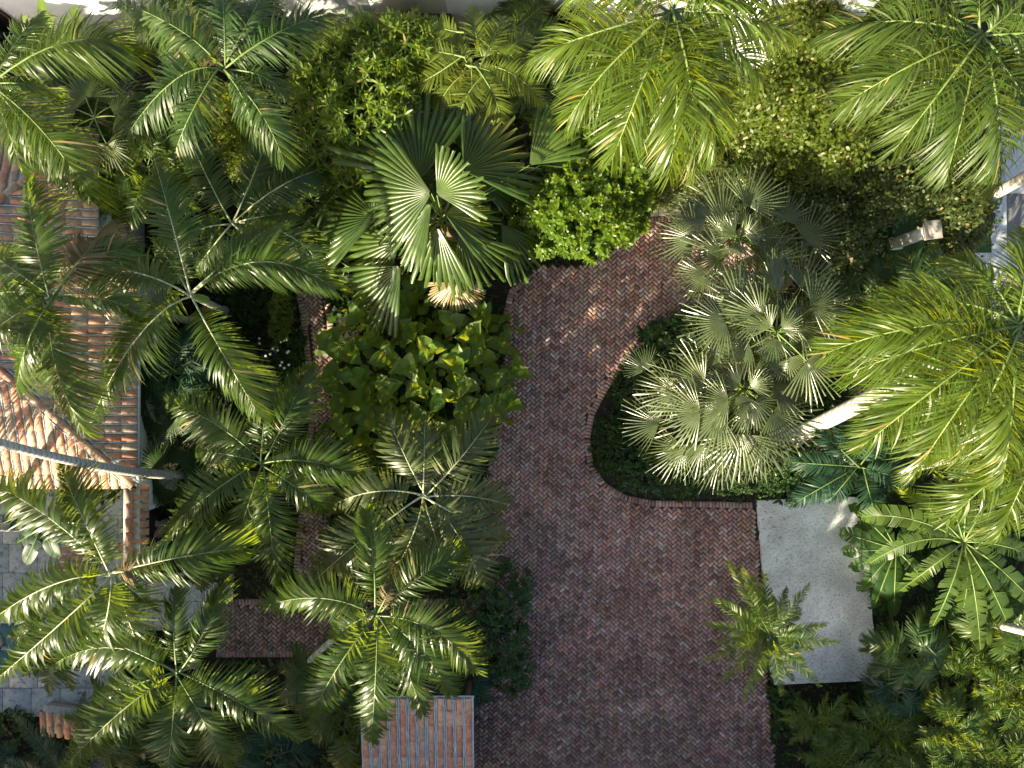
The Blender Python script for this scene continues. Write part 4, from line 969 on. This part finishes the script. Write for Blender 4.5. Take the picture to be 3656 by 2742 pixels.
fan_palm('silver_fan_palm', 'silvery fan palm with a spiky round crown over the island bed', (2658, 1388, 4.3),
         [(2515, 1365, 2325, 1335, .3, -.1), (2500, 1470, 2325, 1480, .3, -.2), (2570, 1480, 2400, 1620, .3, -.4), (2510, 1590, 2470, 1730, -.4, -.4), (2645, 1550, 2660, 1725, .1, -.4), (2760, 1470, 2910, 1590), (2760, 1380, 2930, 1390), (2570, 1290, 2480, 1150, .3, .1), (2650, 1290, 2640, 1160, .5, .2), (2740, 1300, 2840, 1190),
          (2355, 1510, 2215, 1470, -1.0, -.2), (2440, 1600, 2310, 1680, -1.1, -.3), (2310, 1320, 2260, 1240, -1.0, -.1), (2720, 1560, 2790, 1700, -.5, -.5), (2600, 1430, 2470, 1450, .6, .0), (2580, 1610, 2560, 1760, -.9, -.3), (2420, 1400, 2270, 1380, -.6, -.3), (2690, 1430, 2720, 1560, .5, -.3)], auto=6, autoR=.8, autoP=.5, base=(2560, 1450), **SF)
fan_palm('silver_fan_palm', 'silvery fan palm with bent white leaf stalks above the island bed', (2770, 1185, 4.7),
         [(2690, 1060, 2600, 940, .2, 0), (2640, 1090, 2465, 1040), (2590, 1150, 2430, 1210), (2860, 1030, 2980, 920), (2860, 1180, 3020, 1190), (2810, 1280, 2850, 1410), (2880, 1290, 3010, 1400), (2680, 1240, 2550, 1290), (2775, 1040, 2790, 880, .2, 0), (2900, 1100, 3050, 1050), (2720, 1130, 2580, 1090, .5, 0)], auto=6, autoR=.8, autoP=.5, base=(2640, 1280), **SF)
fan_palm('silver_fan_palm', 'silvery fan palm nearest the head of the courtyard', (2640, 850, 3.8),
         [(2665, 730, 2770, 610, .2, .1), (2580, 790, 2440, 680), (2480, 850, 2330, 835), (2570, 730, 2490, 600, -.2, .1), (2720, 870, 2880, 830), (2800, 790, 2830, 660), (2580, 910, 2440, 960), (2520, 980, 2425, 1050), (2730, 940, 2880, 1000), (2870, 850, 3000, 770), (2520, 780, 2380, 750), (2640, 960, 2620, 1080)], auto=6, autoR=.8, autoP=.5, **SF)
for (cx_, cy_, z_, na, rr_, lm_, lab) in ((590, 1440, 2.0, 12, .9, 'darkfan', 'dark fan palm hugging the white house wall'), (610, 1700, 1.9, 12, .75, 'darkfan', 'round dark fan palm just below the leaning trunk'), (520, 1880, 1.0, 9, .6, 'darkfan', 'low dark fan palm in front of the garden wall doorway'),
                                         (3370, 2280, 1.6, 12, .8, 'darkfan', 'dark fan palm beneath the banana leaves'), (3180, 2070, 1.1, 9, .6, 'darkfan', 'small dark fan palm at the edge of the concrete pad'), (340, 420, 4.2, 9, 1.0, 'kentia', 'yellowish fan palm with loose fingers beside the upper roof'),
                                         (1240, 950, 1.0, 8, .5, 'darkfan', 'small fan palm at the foot of the giant fan palm'), (3270, 1560, 1.0, 9, .7, 'darkfan', 'shaded fan palm under the royal fronds'), (800, 2640, 1.0, 9, .7, 'darkfan', 'low fan palm in the shade at the lower edge')):
    fan_palm('fan_palm', lab, (cx_, cy_, z_), [], lm=lm_, rm='rachis', auto=na, autoR=rr_, autoP=rr_ * .7, n=26, arc=220, united=.4, r=(.07, .06))
# ------------------------------------------------------------------ bananas
banana('banana_plant', 'banana plant with torn paddle leaves beside the concrete pad', (3440, 1935, 2.8), [(3105, 2010, 3280, 1930), (3075, 1845, 3260, 1855), (3280, 1770, 3370, 1840), (3465, 1670, 3450, 1800), (3330, 2235, 3400, 2080), (3440, 2170, 3455, 2040), (3500, 2320, 3480, 2120), (3720, 2180, 3570, 2030), (3700, 1820, 3560, 1860), (3620, 2290, 3540, 2100, -1.0), (3200, 1740, 3320, 1820, -.9), (3580, 1720, 3510, 1820), (3750, 2010, 3590, 1950), (3210, 2110, 3330, 2020, -1.1), (3350, 1690, 3400, 1810, -.6), (3640, 1940, 3540, 1920, -.3)], W=.29, tear=.6)
banana('banana_plant', 'dark banana plant in the gap between the upper tile roof and the palms', (420, 640, 2.6), [(370, 520), (450, 760, 440, 690), (520, 620), (400, 800), (350, 700, 380, 660), (480, 530), (540, 720)], W=.26, tear=.2, base=(520, 690))
banana('banana_plant', 'low dark banana plant leaning over the edge of the concrete pad', (3200, 1960, 1.2), [(3010, 1970), (3040, 2030), (3070, 2110), (3060, 1870), (3110, 1800), (3190, 2200), (3330, 2100), (3000, 1900), (3120, 2170), (3280, 1850), (3040, 1800)], W=.25, tear=.15, r=.07, lm='bananadark')
banana('banana_plant', 'banana plant with upright broad leaves at the upper left corner', (170, 190, 3.4), [(150, -10, 165, 100, .9), (100, 60, 130, 130, .6), (280, 30, 240, 110, .5), (300, 330, 250, 250), (60, 200, 110, 190), (210, 320, 190, 250)], W=.3, tear=.12)
banana('banana_plant', 'banana plant with wide torn leaf below the dark bushy palm', (440, 330, 3.2), [(330, 240, 390, 270), (380, 560, 400, 440), (420, 640, 440, 500), (540, 420, 500, 370), (300, 340, 370, 320), (450, 140, 450, 230)], W=.32, tear=.2)
banana('banana_plant', 'dark paddle-leaved plant over the coral stone patio', (150, 1880, 2.4), [(10, 1850), (90, 2010), (200, 1990), (60, 1940), (270, 1900)], W=.22, lm='cycad', r=.06, tear=.1)
# ------------------------------------------------------------------ shrubs and trees
def broad_shrub():
    lob = (1495, 1290, 1.0, 360, 300)
    b = P(1495, 1290, 0); t = thing('broad_leaved_shrub', 'big shrub of rosettes of large round glossy leaves beside the courtyard', 'shrub', b)
    lm = []
    for q in range(6):   # leaf mesh: ovate, cupped, veined by shallow folds
        u = np.linspace(0, 1, 6); hw = np.array([.10, .24, .29, .25, .15, .015]) * rng.uniform(.92, 1.1); V = []
        for i, a in enumerate(u):
            for s in (-1, -.5, 0, .5, 1):
                V.append((a * .44, s * hw[i] * .66, .05 * abs(s) * (1 + .3 * math.sin(i * 2)) - .16 * a * a * rng.uniform(.6, 1.3) + rng.normal(0, .006)))
        Q = [[i * 5 + j, (i + 1) * 5 + j, (i + 1) * 5 + j + 1, i * 5 + j + 1] for i in range(5) for j in range(4)]
        lm.append(mesh('leaf', np.array(V), np.array(Q), M['bigleaf'], smooth=True))
    pts = []; tries = 0
    while len(pts) < 48 and tries < 6000:
        tries += 1; a = rng.uniform(0, 6.28); r_ = math.sqrt(rng.random())
        px, py = 1495 + 350 * r_ * math.cos(a), 1320 + 300 * r_ * math.sin(a)
        if all(math.hypot(px - q[0], py - q[1]) > 78 for q in pts): pts.append((px, py, r_))
    n = 0
    for px, py, r_ in pts:
        z = 2.7 - 1.1 * r_ ** 2 + rng.normal(0, .2); c = P(px, py, z)
        V, Q = trunk_mesh(np.array([c[0] + (b[0] - c[0]) * .3, c[1] + (b[1] - c[1]) * .3, 0]), c, .03, .018, n=8, k=6)
        st = link('stem', mesh('stem', V - b, Q, M['rachis_dark'], smooth=True), t)
        tl = rng.normal(0, .14, 2) + np.array([math.cos(0) * 0, 0])
        a0 = rng.uniform(0, 6.28)
        for k in range(6):
            o = link('leaf', lm[rng.integers(6)], st, tuple(c - b + np.array([0, 0, .03 * k])))
            el = R(-8 - 9 * k + rng.normal(0, 9)) + tl[0]
            o.rotation_euler = (rng.normal(0, .25) + tl[1], el, a0 + k * 2.2 + rng.normal(0, .25)); s = (1.0 if k < 3 else .86 - .1 * (k - 3)) * rng.uniform(1.0, 1.3); o.scale = (s, s, s)
    V, Q = cloud([(P(1495, 1300, .6), (m_of(350, .6), m_of(290, .6), .8))], 170, 4, .3, .24, style='random', prof=(.25, .9, 1, .1))
    V[:, 2] = np.maximum(V[:, 2], .02); tag(link('inner_foliage', mesh('inner_foliage', V - b, Q, M['bigleaf']), t), kind='stuff')
broad_shrub()
shrub('star_leaf_shrub', 'large shrub of star-shaped leaf rosettes in front of the white building', [(1300, 330, 3.7, 230, 230, 1.2), (1180, 330, 3.4, 145, 190, 1.1), (1430, 210, 3.6, 170, 135, 1.2), (1230, 560, 2.8, 145, 145, 1.0), (1330, 170, 3.8, 150, 90, 1.0), (1420, 400, 3.0, 170, 145, 1.0)], 1300, 10, .27, .06, 'star', stems=8, prof=(.35, 1, .8, .05))
shrub('round_tree', 'dense bright green round-topped tree at the head of the courtyard', [(2070, 750, 2.5, 205, 180, 1.3), (1970, 780, 2.2, 145, 140, 1.1), (2190, 640, 2.3, 150, 145, 1.2), (2150, 550, 2.1, 190, 120, 1.1), (2230, 740, 1.9, 95, 125, 1.0)], 1700, 10, .17, .085, 'round', cat='tree', tree=True, stems=7, prof=(.3, .95, .9, .1))
shrub('feathery_shrub', 'yellow-green shrub with small feathered leaflets below the dark bushy palm', [(850, 420, 2.6, 130, 110, .8), (900, 520, 2.3, 110, 130, .8), (960, 640, 1.8, 90, 120, .7)], 700, 12, .11, .05, 'feather', stems=6, style='random')
shrub('feathery_shrub', 'narrow yellow-green creeper between the tile roof and the banana plant', [(360, 620, 3.0, 60, 110, .5), (420, 730, 2.8, 50, 90, .5), (330, 560, 3.1, 70, 60, .4)], 300, 10, .10, .05, 'feather', stems=4, style='random')
TREES = [('olive', 'sunlit olive-green tree below the projecting white wall', [(2790, 380, 3.4, 190, 150, 1.0), (2720, 460, 3.0, 150, 130, .9), (2860, 260, 3.4, 130, 110, .9)]),
         ('olive', 'olive-green tree top against the white wall at the upper edge', [(2860, 90, 3.8, 150, 110, .9), (2930, 180, 3.6, 110, 90, .8)]),
         ('olive', 'olive-yellow lower tree crown between the royal palms', [(2960, 520, 2.9, 120, 130, .9), (2890, 600, 2.4, 120, 110, .8), (3030, 430, 2.9, 100, 110, .8)]),
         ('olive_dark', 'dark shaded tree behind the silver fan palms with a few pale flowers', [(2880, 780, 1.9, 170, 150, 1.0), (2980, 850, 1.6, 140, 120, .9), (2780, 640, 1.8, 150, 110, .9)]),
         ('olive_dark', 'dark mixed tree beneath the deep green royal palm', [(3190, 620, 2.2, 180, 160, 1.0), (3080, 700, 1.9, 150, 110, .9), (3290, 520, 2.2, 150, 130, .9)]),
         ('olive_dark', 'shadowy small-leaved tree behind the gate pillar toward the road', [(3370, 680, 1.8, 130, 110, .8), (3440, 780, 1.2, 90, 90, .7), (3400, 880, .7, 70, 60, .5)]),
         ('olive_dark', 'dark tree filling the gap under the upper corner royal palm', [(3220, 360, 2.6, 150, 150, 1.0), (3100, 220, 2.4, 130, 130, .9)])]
for lm_, lab, lob in TREES:
    shrub('garden_tree', lab, lob, 1100, 9, .13, .07, lm_, cat='tree', tree=True, stems=10, style='random', group='trees along the street side', sr=.03)
shrub('yellow_shrub', 'small bright yellow-green bush touching the gate pillar cap', [(3250, 700, 2.0, 65, 45, .35)], 130, 8, .09, .045, 'feather', stems=3, style='random')
shrub('road_creeper', 'leafy creeper at the foot of the trunk by the pavement', [(3510, 690, .6, 60, 45, .4), (3470, 720, .8, 60, 50, .4)], 120, 7, .13, .09, 'round', stems=3, style='random')
shrub('pale_shrub', 'loose pale green shrub at the head of the courtyard', [(2420, 650, 1.0, 130, 90, .6), (2520, 640, 1.1, 90, 80, .6), (2360, 700, .8, 70, 40, .5)], 620, 9, .10, .045, 'pale', stems=5, style='random')
shrub('leafy_shrub', 'deep green leafy shrub spilling onto the courtyard from the palm side', [(1790, 2120, .9, 110, 110, .8), (1760, 2290, .9, 140, 120, .8), (1820, 2400, .7, 90, 70, .6), (1700, 2200, .9, 110, 150, .8)], 620, 8, .17, .065, 'glossy', stems=7)
shrub('round_leaf_shrub', 'patch of round dark leaves at the upper tip of the island bed', [(2400, 1190, .4, 130, 50, .35), (2470, 1150, .4, 90, 40, .35)], 190, 6, .17, .14, 'glossy', stems=3, prof=(.4, 1, .95, .2))
shrub('clipped_mound', 'dark clipped mound along the island bed edge', [(2200, 1600, .35, 75, 110, .4), (2180, 1540, .3, 60, 60, .35)], 700, 7, .06, .028, 'cover', stems=3)
shrub('clipped_mound', 'second dark mound on the upper side of the island bed', [(2250, 1370, .35, 70, 90, .4), (2310, 1290, .35, 80, 80, .4)], 700, 7, .06, .028, 'cover', stems=3)
shrub('glossy_ground_shrub', 'glossy dark leaves at the lower tip of the island bed', [(2330, 1700, .35, 140, 60, .35), (2280, 1650, .4, 90, 50, .35), (2430, 1730, .35, 70, 40, .3)], 380, 8, .12, .06, 'glossy', stems=4)
shrub('small_leaf_hedge', 'dark small-leaved hedge above the concrete pad', [(2700, 1700, .7, 120, 70, .6), (2800, 1660, .8, 100, 80, .6), (2590, 1720, .5, 90, 50, .4)], 900, 8, .08, .04, 'cover', stems=5)
shrub('climbing_shrub', 'soft green upright shrub beside the narrow brick path', [(1010, 1100, .7, 40, 70, .6), (1000, 1170, .6, 35, 50, .5)], 420, 8, .07, .04, 'star', stems=3)
shrub('path_shrub', 'small bright shrub where the narrow path bends below the big leaves', [(1180, 1560, .4, 50, 50, .35), (1320, 1650, .5, 80, 60, .4)], 180, 7, .13, .06, 'round', stems=3)
# flowers: low plants with white blooms
for i, (fx, fy) in enumerate([(940, 1230), (990, 1265), (1010, 1295), (1050, 1270), (960, 1290), (1035, 1310), (1070, 1330), (1000, 1230)]):
    b = P(fx, fy, 0); t = thing('white_flower', 'small white flowering plant in the dark bed beside the narrow path', 'flower', b, 'white flowers in the dark bed')
    V, Q = cloud([(b + [0, 0, .12], (.14, .14, .14))], 14, 6, .08, .04); link('foliage', mesh('foliage', V - b, Q, M['glossy']), t)
    for k in range(2):
        c = b + np.array([rng.normal(0, .09), rng.normal(0, .09), .33]); th = np.arange(5) * 1.2566
        d = np.stack([np.cos(th), np.sin(th), np.full(5, .2)], 1); V, Q = strips(np.tile(c, (5, 1)), nrm(d), np.stack([-np.sin(th), np.cos(th), th * 0], 1), .04, .034, .1, (.4, 1, .7))
        link('bloom', mesh('bloom', V - b, Q, M['petal']), t)
# blossoms on the dark tree side are part of nothing countable at this size; fallen leaves on the bricks
for (fx, fy, a, lab) in ((1898, 1085, .5, 'curled brown leaf at the shaded upper edge of the courtyard'), (2030, 1220, 1.9, 'orange-brown leaf lying mid courtyard left of the island bed'), (2268, 1070, 2.6, 'rust coloured leaf on the bricks near the silver fan palms'), (1942, 1252, .2, 'brown leaf near the broad-leaved shrub tip')):
    b = P(fx, fy, .015); u = np.linspace(-1, 1, 6)
    V = [(q * .11, s * .045 * (1 - q * q * .96), .02 * abs(s) + .015 * math.sin(q * 3)) for q in u for s in (-1, 0, 1)]
    Q = [[i * 3 + j, (i + 1) * 3 + j, (i + 1) * 3 + j + 1, i * 3 + j + 1] for i in range(5) for j in range(2)]
    o = link('fallen_leaf', mesh('fallen_leaf', V, Q, M['dryleaf'])); o.location = tuple(b); o.rotation_euler = (0, 0, a); tag(o, lab, 'leaf', 'fallen leaves on the courtyard')
# ------------------------------------------------------------------ undergrowth (nobody could count it)
def undergrowth():
    N = 42000
    X = rng.uniform(-18, 18, N); Y = rng.uniform(-14, 13, N)
    bad = np.zeros(N, bool)
    for poly in (COURT, PATH, SIDE, PAD, pp): bad |= inside_many(X, Y, poly)
    bad |= (X > 12.2) & (Y > 3) | (X < ex - .7) & (Y > ey) | (Y > P(0, 160)[1])
    bad |= (X > P(1284, 0, 2.5)[0]) & (X < P(1690, 0, 2.5)[0]) & (Y < P(0, 2492, 2.5)[1])
    bad |= (np.abs(X - 14) < 2.2) & (Y > 3.5) & (Y < 6.5)
    X, Y = X[~bad], Y[~bad]; n = len(X)
    k = 5; th = rng.uniform(0, 6.28, (n, k)); el = rng.uniform(.1, 1.1, (n, k))
    d = np.stack([np.cos(th) * np.cos(el), np.sin(th) * np.cos(el), np.sin(el)], -1).reshape(-1, 3)
    h = .25 * (np.sin(X * 1.3) * np.cos(Y * 1.1) * .5 + .5)
    base = np.stack([X, Y, h * rng.random(n)], 1).repeat(k, 0); w = np.cross(d, [0, 0, 1.]) + rng.normal(0, .2, d.shape)
    sc_ = (.10 + .14 * (np.sin(X * 2.1 + 3) * np.sin(Y * 1.7) > .2)).repeat(k)
    V, Q = strips(base, nrm(d), w, sc_ * rng.uniform(.7, 1.3, n * k), sc_ * .4, .3, (.4, 1, .1))
    o = link('undergrowth', mesh('undergrowth', V, Q, M['cover'])); tag(o, 'low dark leafy ground cover filling the planting beds', 'ground cover', kind='stuff')
undergrowth()
def litter():
    N = 1500; X = rng.uniform(-9, 9, N); Y = rng.uniform(-12, 6, N); ok = inside_many(X, Y, COURT) | inside_many(X, Y, PATH) | inside_many(X, Y, PAD)
    X, Y = X[ok], Y[ok]; n = len(X); th = rng.uniform(0, 6.28, n); d = np.stack([np.cos(th), np.sin(th), rng.normal(0, .15, n)], 1)
    onpad = inside_many(X, Y, PAD)
    V, Q = strips(np.stack([X, Y, np.where(onpad, .09, .014)], 1), nrm(d), np.cross(d, [0, 0, 1.]), rng.uniform(.04, .14, n), rng.uniform(.012, .04, n), 0, (.2, 1, .8, .1))
    V[:, 2] = np.maximum(V[:, 2], .012); tag(link('leaf_litter', mesh('leaf_litter', V, Q, M['dryleaf'])), 'scattered bits of dry leaf on the bricks and pad', 'leaf litter', kind='stuff')
litter()
# ------------------------------------------------------------------ beyond the frame: unseen trees added to block low sun from the garden floor
SUN_BLOCKERS = [((-20, -19, 5.8), (3.4, 2.6, 4.8)), ((-14.5, -18, 5.7), (3.4, 2.4, 4.7)), ((-9, -18, 5.3), (3.4, 2.4, 4.2)), ((-3.5, -18, 4.4), (3.4, 2.4, 3.6)), ((2, -17.5, 3.7), (3.4, 2.2, 3.0)), ((7.5, -17.5, 2.5), (3.4, 2.2, 2.0)), ((13, -17.5, 2.4), (3.4, 2.2, 1.9)),
      ((-25, -15, 4.6), (2.8, 3.4, 3.6)), ((-25, -8.5, 7.0), (3.0, 3.2, 5.0)), ((-26, -2, 5.6), (2.8, 3.3, 4.6)), ((-21.9, -5, 6.2), (2.2, 2.4, 4.2))]
for i, (c, r_) in enumerate(SUN_BLOCKERS):
    b = np.array([c[0], c[1], 0.]); t = thing('sun_blocking_tree', 'unseen dense tree added outside the garden to block the sun', 'tree', b, 'unseen trees added to shade the garden')
    V, Q = cloud([(np.array(c), r_)], 3200, 6, .55, .36, style='random', shell=(.3, 1.0)); link('crown', mesh('crown', V - b, Q, M['olive_dark']), t)
    V, Q = trunk_mesh(b, b + [0, 0, c[2]], .22, .12); link('trunk', mesh('trunk', V - b, Q, M['bark']), t)
